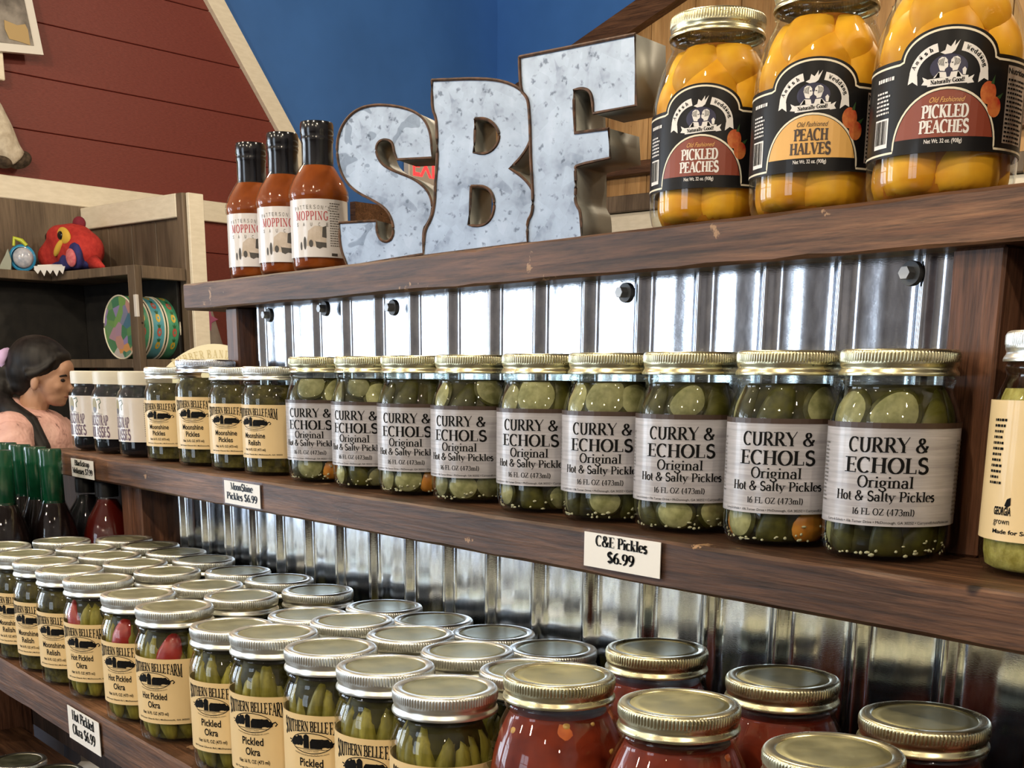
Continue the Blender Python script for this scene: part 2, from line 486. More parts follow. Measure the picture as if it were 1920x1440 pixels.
def serif_text(s, thick=.17, thin=.055, cond=1.0, track=.0):
    """verts, faces of a serif string, cap height 1, starting at x=0; returns also its width"""
    V, Fc, x = [], [], 0.0
    for ch in s:
        w, strokes, ser = GL.get(ch, GL['o'])
        for mode, pts in strokes:
            wf = {'n': lambda dx, dy: thin + (thick - thin) * abs(dy), 'T': lambda dx, dy: thick, 't': lambda dx, dy: thin}[mode]
            vs, fs = stroke_quads(pts, wf); o = len(V)
            V += [(x + a * cond, b) for a, b in vs]; Fc += [tuple(i + o for i in f) for f in fs]
        for sx, sy in ser:
            o = len(V); h = thin; y0 = sy - h if sy > .3 else sy; hw = .105 + thick * .25
            V += [(x + (sx - hw) * cond, y0), (x + (sx + hw) * cond, y0), (x + (sx + hw) * cond, y0 + h), (x + (sx - hw) * cond, y0 + h)]
            Fc.append((o, o + 1, o + 2, o + 3))
        x += w * cond + track
    return V, Fc, x


_sans = {}


def sans_text(s, bold=0.0):
    """verts, faces of a string in Blender's own font, cap height about 1"""
    key = (s, bold)
    if key not in _sans:
        cu = bpy.data.curves.new('t', 'FONT'); cu.body = s; cu.size = 1.42; cu.resolution_u = 3; cu.offset = bold
        o = bpy.data.objects.new('t', cu); COL.objects.link(o)
        dg = bpy.context.evaluated_depsgraph_get(); dg.update()
        me = o.evaluated_get(dg).to_mesh()
        V = [(v.co.x, v.co.y) for v in me.vertices]; Fc = [tuple(p.vertices) for p in me.polygons]
        o.evaluated_get(dg).to_mesh_clear()
        bpy.data.objects.remove(o); bpy.data.curves.remove(cu)
        xs = [v[0] for v in V] or [0]; x0 = min(xs)
        _sans[key] = ([(a - x0, b) for a, b in V], Fc, max(xs) - x0)
    return _sans[key]


class Art:
    """flat printed artwork in (u,v) metres; layers get wrapped on a jar or laid on a board"""

    def __init__(self): self.parts = {}

    def add(self, key, V, Fc, layer=1):
        vs, fs, _ = self.parts.setdefault(key, ([], [], layer)); o = len(vs)
        vs += V; fs += [tuple(i + o for i in f) for f in Fc]

    def poly(self, key, outer, holes=(), layer=1):
        loops = [list(outer)] + [list(h) for h in holes]
        tr = tessellate_polygon([[Vector((p[0], p[1], 0)) for p in l] for l in loops])
        self.add(key, [p for l in loops for p in l], [tuple(t) for t in tr], layer)

    def rect(self, key, u0, u1, v0, v1, layer=1): self.add(key, [(u0, v0), (u1, v0), (u1, v1), (u0, v1)], [(0, 1, 2, 3)], layer)

    def line(self, key, pts, w, layer=1):
        V, Fc = stroke_quads(pts, lambda dx, dy: w); self.add(key, V, Fc, layer)

    def text(self, key, s, u, v, h, w=None, font='sans', layer=2, bold=0.0, warp=None, align='c', rot=0, **kw):
        """centre u, baseline v, cap height h, fitted to width w"""
        V, Fc, L = (serif_text(s, **kw) if font == 'serif' else sans_text(s, bold))
        k = (w / L) if w else h
        if not w: w = L * h
        out = []
        for a, b in V:
            x, y = a * k - (w / 2 if align == 'c' else 0), b * h
            if warp: x, y = warp(x, y, w, h)
            if rot: x, y = x * math.cos(rot) - y * math.sin(rot), x * math.sin(rot) + y * math.cos(rot)
            out.append((u + x, v + y))
        self.add(key, out, Fc, layer)

    def greek(self, key, u0, u1, v0, v1, rows, layer=2, rng=None):
        """fine print too small to read: broken dark lines"""
        rng = rng or random.Random(3); dv = (v1 - v0) / rows
        for i in range(rows):
            y = v0 + i * dv; x = u0; end = u1 - rng.random() * (u1 - u0) * .25
            while x < end:
                l = rng.uniform(.0008, .003); self.rect(key, x, min(x + l, u1), y, y + dv * .45, layer); x += l + .0007

    def meshes(self, wrap, step=.005, lift=.00013, flat=False):
        out = []
        for key, (V, Fc, layer) in self.parts.items():
            bm = bm_new(); vs = [bm.verts.new((a, b, 0)) for a, b in V]
            for f in Fc:
                try: bm.faces.new([vs[i] for i in f])
                except ValueError: pass
            if not flat:
                us = [v[0] for v in V]; k = math.floor(min(us) / step) + 1
                while k * step < max(us):
                    bmesh.ops.bisect_plane(bm, geom=bm.verts[:] + bm.edges[:] + bm.faces[:], plane_co=(k * step, 0, 0), plane_no=(1, 0, 0), dist=1e-7); k += 1
            for f in bm.faces:
                if f.normal.z < 0: f.normal_flip()
            for v in bm.verts: v.co = wrap(v.co.x, v.co.y, layer * lift)
            me = bpy.data.meshes.new(key); bm.to_mesh(me); bm.free()
            out.append((key, me))
        return out


def wrap_cyl(R):
    return lambda u, v, d: Vector(((R + d) * math.sin(u / R), -(R + d) * math.cos(u / R), v))


def ell(cu, cv, ru, rv, n=28, a0=0, a1=360): return [(cu + ru * math.cos(math.radians(a0 + (a1 - a0) * k / n)), cv + rv * math.sin(math.radians(a0 + (a1 - a0) * k / n))) for k in range(n + (0 if a1 - a0 == 360 else 1))]


def label_band(R, z0, z1, half_deg, top=None, n=None):
    """paper wrapped round a jar: outer sheet with thickness; top(u) raises the upper edge"""
    bm = bm_new(); n = n or int(half_deg / 2)
    cols = []
    for k in range(-n, n + 1):
        a = math.radians(half_deg) * k / n; zt = z1 + (top(a * R) if top else 0)
        col = []
        for j in range(3):
            z = z0 + (zt - z0) * j / 2
            col.append((bm.verts.new((R * math.sin(a), -R * math.cos(a), z)), bm.verts.new(((R - .0004) * math.sin(a), -(R - .0004) * math.cos(a), z))))
        cols.append(col)
    for p, q in zip(cols, cols[1:]):
        for j in range(2):
            bm.faces.new((p[j][0], q[j][0], q[j + 1][0], p[j + 1][0]))
            bm.faces.new((p[j + 1][1], q[j + 1][1], q[j][1], p[j][1]))
        bm.faces.new((p[2][0], q[2][0], q[2][1], p[2][1])); bm.faces.new((p[0][1], q[0][1], q[0][0], p[0][0]))
    me = bpy.data.meshes.new('label'); bm.to_mesh(me); bm.free(); shade(me, 40)
    return me
# ---------------------------------------------------------------- material set
M_WOOD = wood('stained_wood', (.034, .016, .009), (.100, .048, .025), (.20, .105, .056), 0, 1.0, .5, .06, .5, wear=(.32, .19, .10))
M_WOODV = wood('stained_wood_upright', (.045, .02, .012), (.105, .048, .028), (.18, .09, .055), 2, 1.0, .45, .1, .4)
M_DARKBOARD = wood('dark_backing_board', (.012, .008, .006), (.032, .018, .013), (.06, .034, .024), 2, .8, .8, .0, .3)
M_GALV = None


def metal_sheet():
    t = NT('corrugated_zinc'); b = t.bsdf(Roughness=.13, Metallic=1)
    mp = t.coords((40, 1, 14)); nz = t.noise(mp, 4, 4, .7)
    r = t.ramp([(.3, (.38, .41, .46)), (.7, (.57, .60, .65))], nz, 'Fac'); t.l(r, 'Color', b, 'Base Color')
    rr = t.n('ShaderNodeMapRange'); rr.inputs[3].default_value = .07; rr.inputs[4].default_value = .2; t.l(nz, 'Fac', rr, 0); t.l(rr, 0, b, 'Roughness')
    mp2 = t.coords((60, 1, 260)); n2 = t.noise(mp2, 6, 2); t.bump(n2, 'Fac', .04, .001)
    return t.m


M_SHEET = metal_sheet()
M_SCREW = plain('zinc_screw', (.34, .35, .36), .45, .6)
M_RUBBER = plain('rubber_washer', (.09, .095, .10), .5)
M_PAPER = plain('tag_paper', (.88, .86, .78), .55)
M_INK = plain('black_ink', (.006, .006, .006), .7, spec=.08)
M_CLEARP = glass('clear_plastic', (.97, .97, .98), .006, .12, .08)
M_BLUE = mottled('blue_wall_paint', (.042, .155, .47), (.05, .18, .54), 3, .6)
M_BLUE2 = mottled('blue_back_wall_paint', (.044, .165, .50), (.052, .19, .57), 3, .6)
M_RED = mottled('barn_red_paint', (.155, .026, .019), (.20, .038, .028), 9, .5, 0, 5, bump=.25, stretch=(6, 6, 40))
M_CREAM = mottled('cream_trim_paint', (.80, .74, .60), (.88, .82, .68), 7, .5, 0, 4, bump=.2, stretch=(3, 3, 12))
M_TAN = wood('pine_board', (.36, .20, .08), (.47, .29, .125), (.55, .36, .17), 2, .5, .55, .05, .15, fine_amt=.3)
M_BEAM = wood('dark_beam', (.07, .036, .018), (.12, .062, .032), (.18, .10, .055), 0, .5, .5, .1, .3)
M_GREY = wood('grey_brown_board', (.11, .085, .062), (.165, .13, .095), (.21, .165, .125), 2, .5, .55, .05, .2, fine_amt=.4)
M_FLOOR = mottled('polished_concrete_floor', (.06, .055, .05), (.12, .11, .10), 2.5, .35, .1, 5)
M_CEIL = plain('ceiling_paint', (.20, .19, .175), .8)
M_WALLP = mottled('pale_wall_paint', (.25, .25, .29), (.31, .31, .35), 3, .7)

# ---------------------------------------------------------------- room shell


def struct(name, bm, m, rot=True, **kw):
    o = put(name, bm, m, **kw); tag(o, kind='structure')
    if rot and o.parent is None: o.matrix_world = ROTB.copy()
    return o


struct('floor', boxm(XR - .3, XQ + .3, YF - .3, YB + .3, -.1, 0), M_FLOOR)
struct('ceiling', boxm(XR - .3, XQ + .3, YF - .3, YB + .3, HC, HC + .1), M_CEIL)
bm = bm_new()
YSPL = .33                      # shop end blue, entrance end grey
ys = [YF - .3] + [q for w in WIN_LEFT for q in w] + [YSPL]
for i in range(0, len(ys), 2): box(bm, XR - .2, XR, ys[i], ys[i + 1], 0, HC)
for a, b in WIN_LEFT: box(bm, XR - .2, XR, a, b, 0, WZ[0]); box(bm, XR - .2, XR, a, b, WZ[1], HC)
struct('wall_entrance', bm, M_WALLP)
struct('trim_2', boxm(XR, XR + .02, YF, YSPL, 0, WZ[0] - .01), M_DARKBOARD)  # unseen dark board, added to darken what the corrugated panel mirrors
struct('wall_left', boxm(XR - .2, XR, YSPL, YB + .3, 0, HC), M_BLUE)
bm = bm_new()
xs = [XR] + [q for w in WIN_FRONT for q in w] + [XQ]
for i in range(0, len(xs), 2): box(bm, xs[i], xs[i + 1], YF - .2, YF, 0, HC)
for a, b in WIN_FRONT: box(bm, a, b, YF - .2, YF, 0, WZ[0]); box(bm, a, b, YF - .2, YF, WZ[1], HC)
struct('wall_front', bm, M_WALLP)
struct('trim_3', boxm(XR + .02, XQ, YF, YF + .02, 0, WZ[0] - .01), M_DARKBOARD)  # three more unseen boards added to dim the lower panel's reflection
struct('trim_4', boxm(WIN_FRONT[0][1] + .02, XQ, YF, YF + .02, WZ[0], 1.1), M_DARKBOARD)
struct('trim_5', boxm(XR + .02, WIN_FRONT[0][0] - .02, YF, YF + .02, WZ[0], 1.1), M_DARKBOARD)
struct('wall_right', boxm(XQ, XQ + .2, YF - .2, YB + .2, 0, HC), M_WALLP)
struct('wall_back', boxm(XR, XQ, YB, YB + .2, 0, HC), M_BLUE2)
M_FRAME = plain('white_window_frame', (.7, .7, .68), .5)
nwin = 0
for side, wins in (('l', WIN_LEFT), ('f', WIN_FRONT)):
    for a, b in wins:
        nwin += 1; bm = bm_new()
        segs = [(a, a + .05, *WZ), (b - .05, b, *WZ), (a, b, WZ[0], WZ[0] + .05), (a, b, WZ[1] - .05, WZ[1]),
                ((a + b) / 2 - .025, (a + b) / 2 + .025, *WZ), (a, b, 1.9, 1.94)]
        for p, q, r, s in segs:
            if side == 'l': box(bm, XR - .09, XR - .03, p, q, r, s)
            else: box(bm, p, q, YF - .09, YF - .03, r, s)
        struct('window_%d' % nwin, bm, M_FRAME)

# red barn front on the left wall: horizontal planks under a sloping cream gable board
pA, pB = on_bx(374, 0, XR), on_bx(502, 232, XR)         # lower edge of the gable board
pC = on_bx(411, 0, XR)


def gable_y(z): return pA[1] + (pB[1] - pA[1]) * (z - pA[2]) / (pB[2] - pA[2])


gw = abs(pC[1] - pA[1])
h0, h1 = on_bx(7, 331, XR)[2], on_bx(4, 374, XR)[2]     # header board top and bottom
barn = empty('barn_front'); barn.matrix_world = ROTB.copy(); tag(barn, kind='structure')
Y0 = .35
zz = 0.0; PL = .205
zstart = on_bx(250, 276, XR)[2] % PL
z = zstart - PL
while z < HC:
    a, b = max(z, 0), min(z + PL - .0022, HC)
    if b > a + .01:
        pts = [(Y0, a), (max(Y0, gable_y(a)), a), (max(Y0, gable_y(b)), b), (Y0, b)]
        if gable_y(b) > Y0 + .02:
            bm = prism(bm_new(), pts, (), .022, lambda u, v, d: Vector((XR + .024 - d, u, v)))
            bmesh.ops.bevel(bm, geom=[e for e in bm.edges if abs(e.verts[0].co.z - e.verts[1].co.z) < 1e-4 and e.verts[0].co.x > XR + .02 and e.verts[1].co.x > XR + .02], offset=.0022, segments=1, affect='EDGES')
            put('plank', bm, M_RED, barn)
    z += PL
za, zb = h1 - .25, HC
pts = [(gable_y(za), za), (gable_y(za) + gw, za), (gable_y(zb) + gw, zb), (gable_y(zb), zb)]
put('gable_board', prism(bm_new(), pts, (), .045, lambda u, v, d: Vector((XR + .05 - d, u, v))), M_CREAM, barn)
put('header_board', boxm(XR + .022, XR + .05, Y0, gable_y(h0) + gw * .5, h1, h0, .003), M_CREAM, barn)
dk0, dk1 = on_bx(700, 385, XR), on_bx(700, 420, XR)
struct('trim_1', boxm(XR, XR + .04, gable_y(h0) + gw + .1, YB, dk1[2], dk0[2]), M_BEAM)

# pine barn front on the back wall: vertical boards right of a sloping dark beam
qA, qB = on_by(1121, 69, YB), on_by(1221, 0, YB)
slope = (qB[2] - qA[2]) / (qB[0] - qA[0])
pine = empty('pine_barn_front'); pine.matrix_world = ROTB.copy(); tag(pine, kind='structure')


def rise_x(x): return qA[2] + slope * (x - qA[0])


x = qA[0] - 1.2; BW = .26
zlow = on_by(1160, 343, YB)[2]
while x < XQ - .3:
    za, zb = rise_x(x), rise_x(x + BW)
    ta, tb = min(za, HC), min(zb, HC)
    if tb > .3:
        pts = [(x, 0), (x + BW - .006, 0), (x + BW - .006, max(tb, .02)), (x, max(ta, .01))]
        put('pine_board', prism(bm_new(), pts, (), .02, lambda u, v, d: Vector((u, YB - .022 + d, v))), M_TAN, pine)
    x += BW
xa = qA[0] - 1.2; xb = qA[0] + (HC - qA[2]) / slope
nrm = .12 * math.sqrt(1 + slope * slope)
pts = [(xa, rise_x(xa) - nrm), (xb, HC - nrm), (xb, HC), (xa, rise_x(xa))]
put('rake_beam', prism(bm_new(), pts, (), .06, lambda u, v, d: Vector((u, YB - .085 + d, v))), M_BEAM, pine)
b0, b1 = on_by(1160, 312, YB)[2], on_by(1160, 336, YB)[2]
put('cross_beam', boxm(qA[0] - .3, XQ - .3, YB - .085, YB - .022, b1, b0, .004), M_BEAM, pine)
c0, c1 = on_by(1160, 377, YB)[2], on_by(1160, 407, YB)[2]
put('ledge_board', boxm(qA[0] - .3, XQ - .3, YB - .16, YB - .022, c1, c0, .004), M_GREY, pine)
d1 = on_by(1160, 440, YB)[2]
put('apron_board', boxm(qA[0] - .3, XQ - .3, YB - .13, YB - .022, d1 - .2, c1 - .004, .003), M_CREAM, pine)

# ---------------------------------------------------------------- the display shelf (world axes)
ZT, ZM, ZL, ZBOT = CZ + .114, CZ - .114, CZ - .347, CZ - .65       # shelf tops
YT, YM, YLW = .725, .635, .437                                    # front edges
PITCH, AMP = .0678, .0042
unit = empty('display_shelf', (-.8, .7, 0))
UL = Vector((-.8, .7, 0))
tag(unit, 'tiered brown stained wood display shelf with shiny corrugated metal back panels', 'shelf')


def upart(name, bm, m, parent=unit, smooth=None):
    for v in bm.verts: v.co -= UL
    return put(name, bm, m, parent, smooth=smooth)


def plank(x0, x1, y0, y1, z0, z1):
    """board with slightly uneven worn front edges"""
    bm = bm_new(); n = 60; rng = random.Random(int(z1 * 1000)); secs = []
    for k in range(n + 1):
        x = x0 + (x1 - x0) * k / n
        c = lambda s: rng.uniform(.0012, .0032) * s
        a, b = c(1), c(1)
        prof = [(y0 + a, z1), (y0, z1 - a), (y0, z0 + b), (y0 + b, z0), (y1, z0), (y1, z1)]
        secs.append([bm.verts.new((x, p, q)) for p, q in prof])
    for s, t in zip(secs, secs[1:]):
        for j in range(6): bm.faces.new((s[j], t[j], t[(j + 1) % 6], s[(j + 1) % 6]))
    bm.faces.new(secs[0]); bm.faces.new(secs[-1][::-1])
    bmesh.ops.recalc_face_normals(bm, faces=bm.faces)
    return bm


XE = .32
upart('shelf_board', plank(-1.60, XE, YT, .99, ZT - .033, ZT), M_WOOD)
upart('shelf_board', plank(-1.95, XE, YM, .82, ZM - .034, ZM), M_WOOD)
upart('shelf_board', plank(-2.35, XE, YLW, .675, ZL - .0435, ZL), M_WOOD)
upart('shelf_board', plank(-2.35, XE, .43, .675, ZBOT - .04, ZBOT), M_WOOD)


def corrugated(x0, x1, yc, z0, z1, phase):
    bm = bm_new(); n = int((x1 - x0) / PITCH * 44); cols = []
    for k in range(n + 1):
        x = x0 + (x1 - x0) * k / n; c = (x / PITCH + phase) % 1.0
        d = min(c, 1 - c) * PITCH                       # narrow rib, wide nearly flat pan with one shallow swage
        y = yc + AMP - 2 * AMP * math.exp(-(d / .0062) ** 2) - .0006 * math.exp(-((d - PITCH / 2) / .010) ** 2) + .0005 * math.sin(x * 13.0 + phase * 3)
        cols.append([bm.verts.new((x, y, z)) for z in (z0, z1)] + [bm.verts.new((x, y + .0006, z)) for z in (z1, z0)])
    for a, b in zip(cols, cols[1:]):
        bm.faces.new((a[0], b[0], b[1], a[1])); bm.faces.new((a[2], b[2], b[3], a[3]))
        bm.faces.new((a[1], b[1], b[2], a[2])); bm.faces.new((a[3], b[3], b[0], a[0]))
    return bm


upart('corrugated_panel', corrugated(-1.474, -.472, .757, ZM, ZT - .033, .4), M_SHEET, smooth=70)
upart('corrugated_panel', corrugated(-1.63, XE - .02, .692, ZBOT, ZM - .034, 1.2), M_SHEET, smooth=70)
upart('upright_post', boxm(-1.507, -1.475, .738, .80, ZM, ZT - .033, .002), M_WOODV)
upart('upright_post', boxm(-.471, -.434, .738, .80, ZM, ZT - .033, .002), M_WOODV)
upart('upright_post', boxm(.10, .137, .738, .80, ZM, ZT - .033, .002), M_WOODV)
upart('upright_post', boxm(-1.70, -1.632, .66, .72, ZL, ZM - .034, .002), M_WOODV)
upart('back_board', boxm(-.434, .10, .775, .79, ZM, ZT - .033), M_DARKBOARD)
upart('back_board', boxm(-2.33, -1.70, .70, .715, ZBOT, ZM - .034), M_DARKBOARD)
upart('back_board', boxm(-1.507, XE, .801, .82, 0, ZT - .033), M_DARKBOARD)
upart('side_panel', boxm(-2.35, -2.32, .45, .70, 0, ZL - .0435, .003), M_WOODV)
upart('side_panel', boxm(XE - .03, XE, .45, .70, 0, ZL - .0435, .003), M_WOODV)
upart('base_panel', boxm(-2.32, XE - .03, .47, .49, 0, ZBOT - .04), M_DARKBOARD)

scr = bm_new()
lathe([(0, -.0045), (.0078, -.0045), (.0082, -.003), (.0082, 0), (0, 0)], 20, scr, 1)
lathe([(0, -.0115), (.0044, -.0115), (.0046, -.011), (.0046, -.0045), (0, -.0045)], 6, scr, 0)
for v in scr.verts: v.co = Vector((v.co.x, v.co.z, v.co.y))
bmesh.ops.recalc_face_normals(scr, faces=scr.faces)
sme = bpy.data.meshes.new('screw'); scr.to_mesh(sme); scr.free(); sme.materials.append(M_SCREW); sme.materials.append(M_RUBBER)
for px, py in ((508, 591), (613, 579), (741, 577), (1178, 549), (1713, 513)):
    p = on_y(px, py, .7515); put('screw', sme, None, unit, p - UL)

# price tags in clear holders clipped on the shelf fronts
TW, TH = .058, .030


def price_tag(l, t, r, b, yplane, lines, label, **kw):
    """pixel corners of the tag on the front face at yplane"""
    x0, x1 = on_y(l, (t + b) / 2, yplane).x, on_y(r, (t + b) / 2, yplane).x
    pc = on_y((l + r) / 2, (t + b) / 2, yplane)
    h = (on_y((l + r) / 2, t, yplane).z - on_y((l + r) / 2, b, yplane).z); w = x1 - x0
    root = empty('price_tag', (pc.x, yplane - .0006, pc.z)); tag(root, label, 'price tag', 'price tags on the shelf edges')
    put('holder', boxm(-w / 2 - .0025, w / 2 + .003, -.003, -.0022, -h / 2 - .002, h / 2 + .003, .0003), M_CLEARP, root)
    put('holder_back', boxm(-w / 2 - .0025, w / 2 + .003, -.0008, 0, -h / 2 - .002, h / 2 + .003), M_CLEARP, root)
    put('card', boxm(-w / 2, w / 2, -.0018, -.0012, -h / 2, h / 2), M_PAPER, root)
    a = Art()
    n = len(lines)
    for i, (s, fw) in enumerate(lines):
        hh = h * .30; v = h * (.14 - i * .43)
        a.text('print', s, 0, v, hh, w * fw, 'serif', thick=.22, thin=.05, cond=.8)
    for k, me in a.meshes(lambda u, v, d: Vector((u, -.0019 - d, v)), flat=True): put('print', me, M_INK, root)


price_tag(1097, 1006, 1240, 1072, YM, [('C&E Pickles', .68), ('$6.99', .36)], 'price tag at $6.99 under the grey labelled pickle jars')
price_tag(424, 905, 490, 948, YM, [('MoonShine', .62), ('Pickles $6.99', .86)], 'price tag reading MoonShine Pickles under the tan labelled jars')
price_tag(137, 862, 178, 896, YM, [('Blackstrap', .66), ('Molasses $7.99', .9)], 'price tag reading Blackstrap Molasses near the green bottles')
price_tag(133, 1339, 189, 1398, YLW, [('Hot Pickled', .7), ('Okra $6.99', .72)], 'price tag reading Hot Pickled Okra on the lower shelf')
# ---------------------------------------------------------------- jars
M_GLASS = glass('jar_glass')
M_GLASSD = glass('dark_bottle_glass', (.9, .9, .9), .05, .7)


def metal_lid(name, c1, c2, rough):
    t = NT(name); b = t.bsdf(Roughness=rough, Metallic=1)
    mp = t.coords((1, 1, 1)); nz = t.noise(mp, 60, 4); r = t.ramp([(.35, c1), (.65, c2)], nz, 'Fac'); t.l(r, 'Color', b, 'Base Color')
    rr = t.n('ShaderNodeMapRange'); rr.inputs[3].default_value = rough * .7; rr.inputs[4].default_value = rough * 1.4; t.l(nz, 'Fac', rr, 0); t.l(rr, 0, b, 'Roughness')
    return t.m


M_SILVER = metal_lid('silver_lid_metal', (.82, .81, .73), (.90, .89, .81), .30)
M_SILVERD = metal_lid('silver_lid_disc_metal', (.33, .34, .21), (.42, .42, .28), .40)
M_GOLD = metal_lid('gold_lid_metal', (.62, .57, .36), (.70, .65, .43), .27)
M_GOLDD = metal_lid('gold_lid_disc_metal', (.36, .35, .19), (.45, .43, .25), .42)
M_WHITEMETAL = metal_lid('pale_lid_metal', (.74, .75, .78), (.82, .83, .86), .25)
M_PLASTICLID = plain('ribbed_white_plastic', (.62, .58, .48), .45)
M_KRAFT = mottled('kraft_label_paper', (.68, .51, .265), (.74, .56, .30), 14, .45, .15, spec=.3)
M_WHITELABEL = mottled('white_label_paper', (.60, .55, .50), (.66, .61, .56), 14, .35, .35)
M_BLACKLABEL = plain('black_label_paper', (.008, .0075, .008), .35, 0, .08, spec=.2)
M_CREAMINK = plain('cream_print', (.80, .74, .58), .4)
M_WHITEINK = plain('white_print', (.80, .78, .76), .4)
M_REDINK = plain('brick_red_print', (.23, .045, .022), .4)
M_BRIGHTRED = plain('red_print', (.42, .025, .04), .45)
M_PURPLE = plain('purple_print', (.11, .06, .10), .5)
M_GREYINK = plain('grey_print', (.16, .15, .14), .5)
M_ORANGEINK = plain('amber_print', (.74, .42, .12), .4)
M_PEACHINK = mottled('peach_print', (.40, .03, .015), (.62, .20, .05), 120, .4)
M_LEAFINK = plain('leaf_print', (.03, .07, .02), .4)
M_NAVYINK = plain('navy_print', (.012, .012, .05), .4)
M_BROWNINK = plain('dark_brown_print', (.05, .028, .018), .4)
M_PANELINK = plain('panel_print', (.46, .39, .34), .45)


def plank_print():
    t = NT('grey_plank_label_paper'); b = t.bsdf(Roughness=.38); b.inputs['Coat Weight'].default_value = .35; b.inputs['Coat Roughness'].default_value = .15
    mp = t.coords((8, 8, 240), (0.05, .06, 0)); nz = t.noise(mp, 2.0, 5, .65, .4)
    mp2 = t.coords((20, 20, 60)); n2 = t.noise(mp2, 1.2, 2)
    r = t.ramp([(.3, (.30, .285, .30)), (.5, (.40, .385, .40)), (.72, (.50, .48, .50))], nz, 'Fac')
    r2 = t.ramp([(.3, (.82, .82, .82)), (.7, (1.1, 1.1, 1.1))], n2, 'Fac')
    mx = t.mixc(1, (r, 'Color'), (r2, 'Color'), 'MULTIPLY'); t.l(mx, 2, b, 'Base Color')
    return t.m


M_PLANKLABEL = plank_print()

M_BRINE = mottled('dark_olive_brine', (.010, .009, .003), (.045, .039, .008), 55, .5, 0, 3, spec=.08)
M_RELISH = mottled('chopped_relish', (.018, .015, .003), (.080, .066, .012), 110, .5, 0, 4, bump=.4, spec=.08)
M_VIDALIA = mottled('mustard_yellow_relish', (.23, .19, .035), (.38, .33, .09), 150, .5, 0, 4, bump=.3, spec=.1)
M_OKRABRINE = mottled('okra_brine', (.016, .014, .003), (.055, .048, .009), 50, .5, spec=.08)
M_SLICE = mottled('pickle_flesh', (.17, .165, .065), (.32, .305, .145), 110, .45, 0, 3, rnd=.4, spec=.2)
M_RIND = mottled('pickle_rind', (.024, .023, .004), (.068, .062, .010), 90, .45, 0, 3, rnd=.3, spec=.2)
M_OKRA = mottled('okra_pod_skin', (.125, .108, .014), (.24, .205, .032), 60, .45, 0, 3, rnd=.25, spec=.2, stretch=(3, 3, .6))
M_PEPPER = mottled('red_pepper_skin', (.20, .008, .005), (.34, .018, .010), 60, .4, 0, 2, rnd=.15)
M_CARROT = mottled('orange_carrot', (.42, .13, .012), (.55, .22, .03), 60, .25, .3, 2)
M_GARLIC = plain('minced_garlic', (.40, .38, .24), .5)
M_PEACH = mottled('peach_flesh', (.58, .225, .010), (.80, .42, .025), 26, .45, .0, 3, rnd=.12, spec=.2)
M_SYRUP = mottled('amber_syrup', (.30, .085, .006), (.52, .19, .014), 24, .5, spec=.1)
M_TOMATO = mottled('stewed_tomato', (.075, .007, .003), (.21, .026, .007), 34, .5, 0, 5, spec=.1)
M_TOMBIT = mottled('tomato_chunk_flesh', (.22, .03, .008), (.44, .11, .025), 50, .45, 0, 3, rnd=.35, spec=.2)
M_CORNBIT = plain('yellow_pepper_bit', (.48, .27, .06), .25)
M_MOLASSES = plain('molasses', (.005, .004, .006), .5, spec=.05)
M_SAUCE = mottled('orange_red_sauce', (.20, .038, .006), (.32, .075, .010), 30, .5, spec=.1)

PINT = [(0, .0035), (.026, .003), (.031, .0), (.036, .0008), (.0392, .005), (.0408, .012), (.041, .02), (.041, .083), (.0406, .088), (.0388, .0955), (.0360, .1025), (.0346, .106),
        (.0347, .1085), (.0358, .1098), (.0360, .1112), (.0350, .1128), (.0338, .1140), (.0335, .1200), (0, .1202)]
QUART = [(0, .0035), (.032, .003), (.038, .0), (.043, .0008), (.0464, .005), (.0482, .013), (.0485, .022), (.0485, .086), (.0480, .094), (.0460, .105), (.0425, .1165), (.0385, .1255), (.0357, .1312),
         (.0348, .1335), (.0350, .1355), (.0362, .1368), (.0364, .1385), (.0352, .1402), (.0340, .1412), (.0336, .147), (0, .1472)]
BSTRAP = [(0, .003), (.027, .002), (.033, 0), (.0375, .002), (.0395, .006), (.0400, .012), (.0400, .078), (.0395, .084), (.0375, .090), (.0345, .0935), (.0340, .097), (.0335, .105), (0, .1052)]
SLIM = [(min(r, .0390) if r > .0372 else r, z) for r, z in PINT]
SHAPES = {'pint': (PINT, .041, .130), 'slim': (SLIM, .039, .130), 'quart': (QUART, .0485, .157), 'bstrap': (BSTRAP, .040, .118)}


def rad_fun(prof, inset):
    pts = sorted([(z, r) for r, z in prof if r > .03]); zs = [p[0] for p in pts]; rs = [p[1] for p in pts]
    return lambda z: float(np.interp(z, zs, rs)) - inset


RI = {k: rad_fun(v[0], .0022) for k, v in SHAPES.items()}
CACHE = {}


def mesh_of(key, fn, mats, smooth=50):
    if key not in CACHE:
        bm = fn(); bmesh.ops.recalc_face_normals(bm, faces=bm.faces)
        me = bpy.data.meshes.new(key if isinstance(key, str) else key[0]); bm.to_mesh(me); bm.free()
        for m in (mats if isinstance(mats, (list, tuple)) else [mats]): me.materials.append(m)
        shade(me, smooth); CACHE[key] = me
    return CACHE[key]


def ring_bm(z):
    """screw band with knurled upper edge; z = top of the lid"""
    o = z - .130
    prof = [(.0362, .1142), (.0372, .1140), (.0374, .1150), (.0370, .1164), (.0360, .1176), (.0357, .1190), (.0364, .1204), (.0366, .1216),
            (.0366, .1222), (.0371, .1232), (.0371, .1274), (.0366, .1286), (.0358, .1296), (.0346, .1300), (.0306, .1298), (.0298, .1290), (.0300, .1280)]
    def kn(k, r, zz):
        zl = zz - o
        return r - (.0011 if (k % 3 == 0 and .1228 < zl < .1279) else 0)
    return lathe([(r, zz + o) for r, zz in prof], 312, rfun=kn)


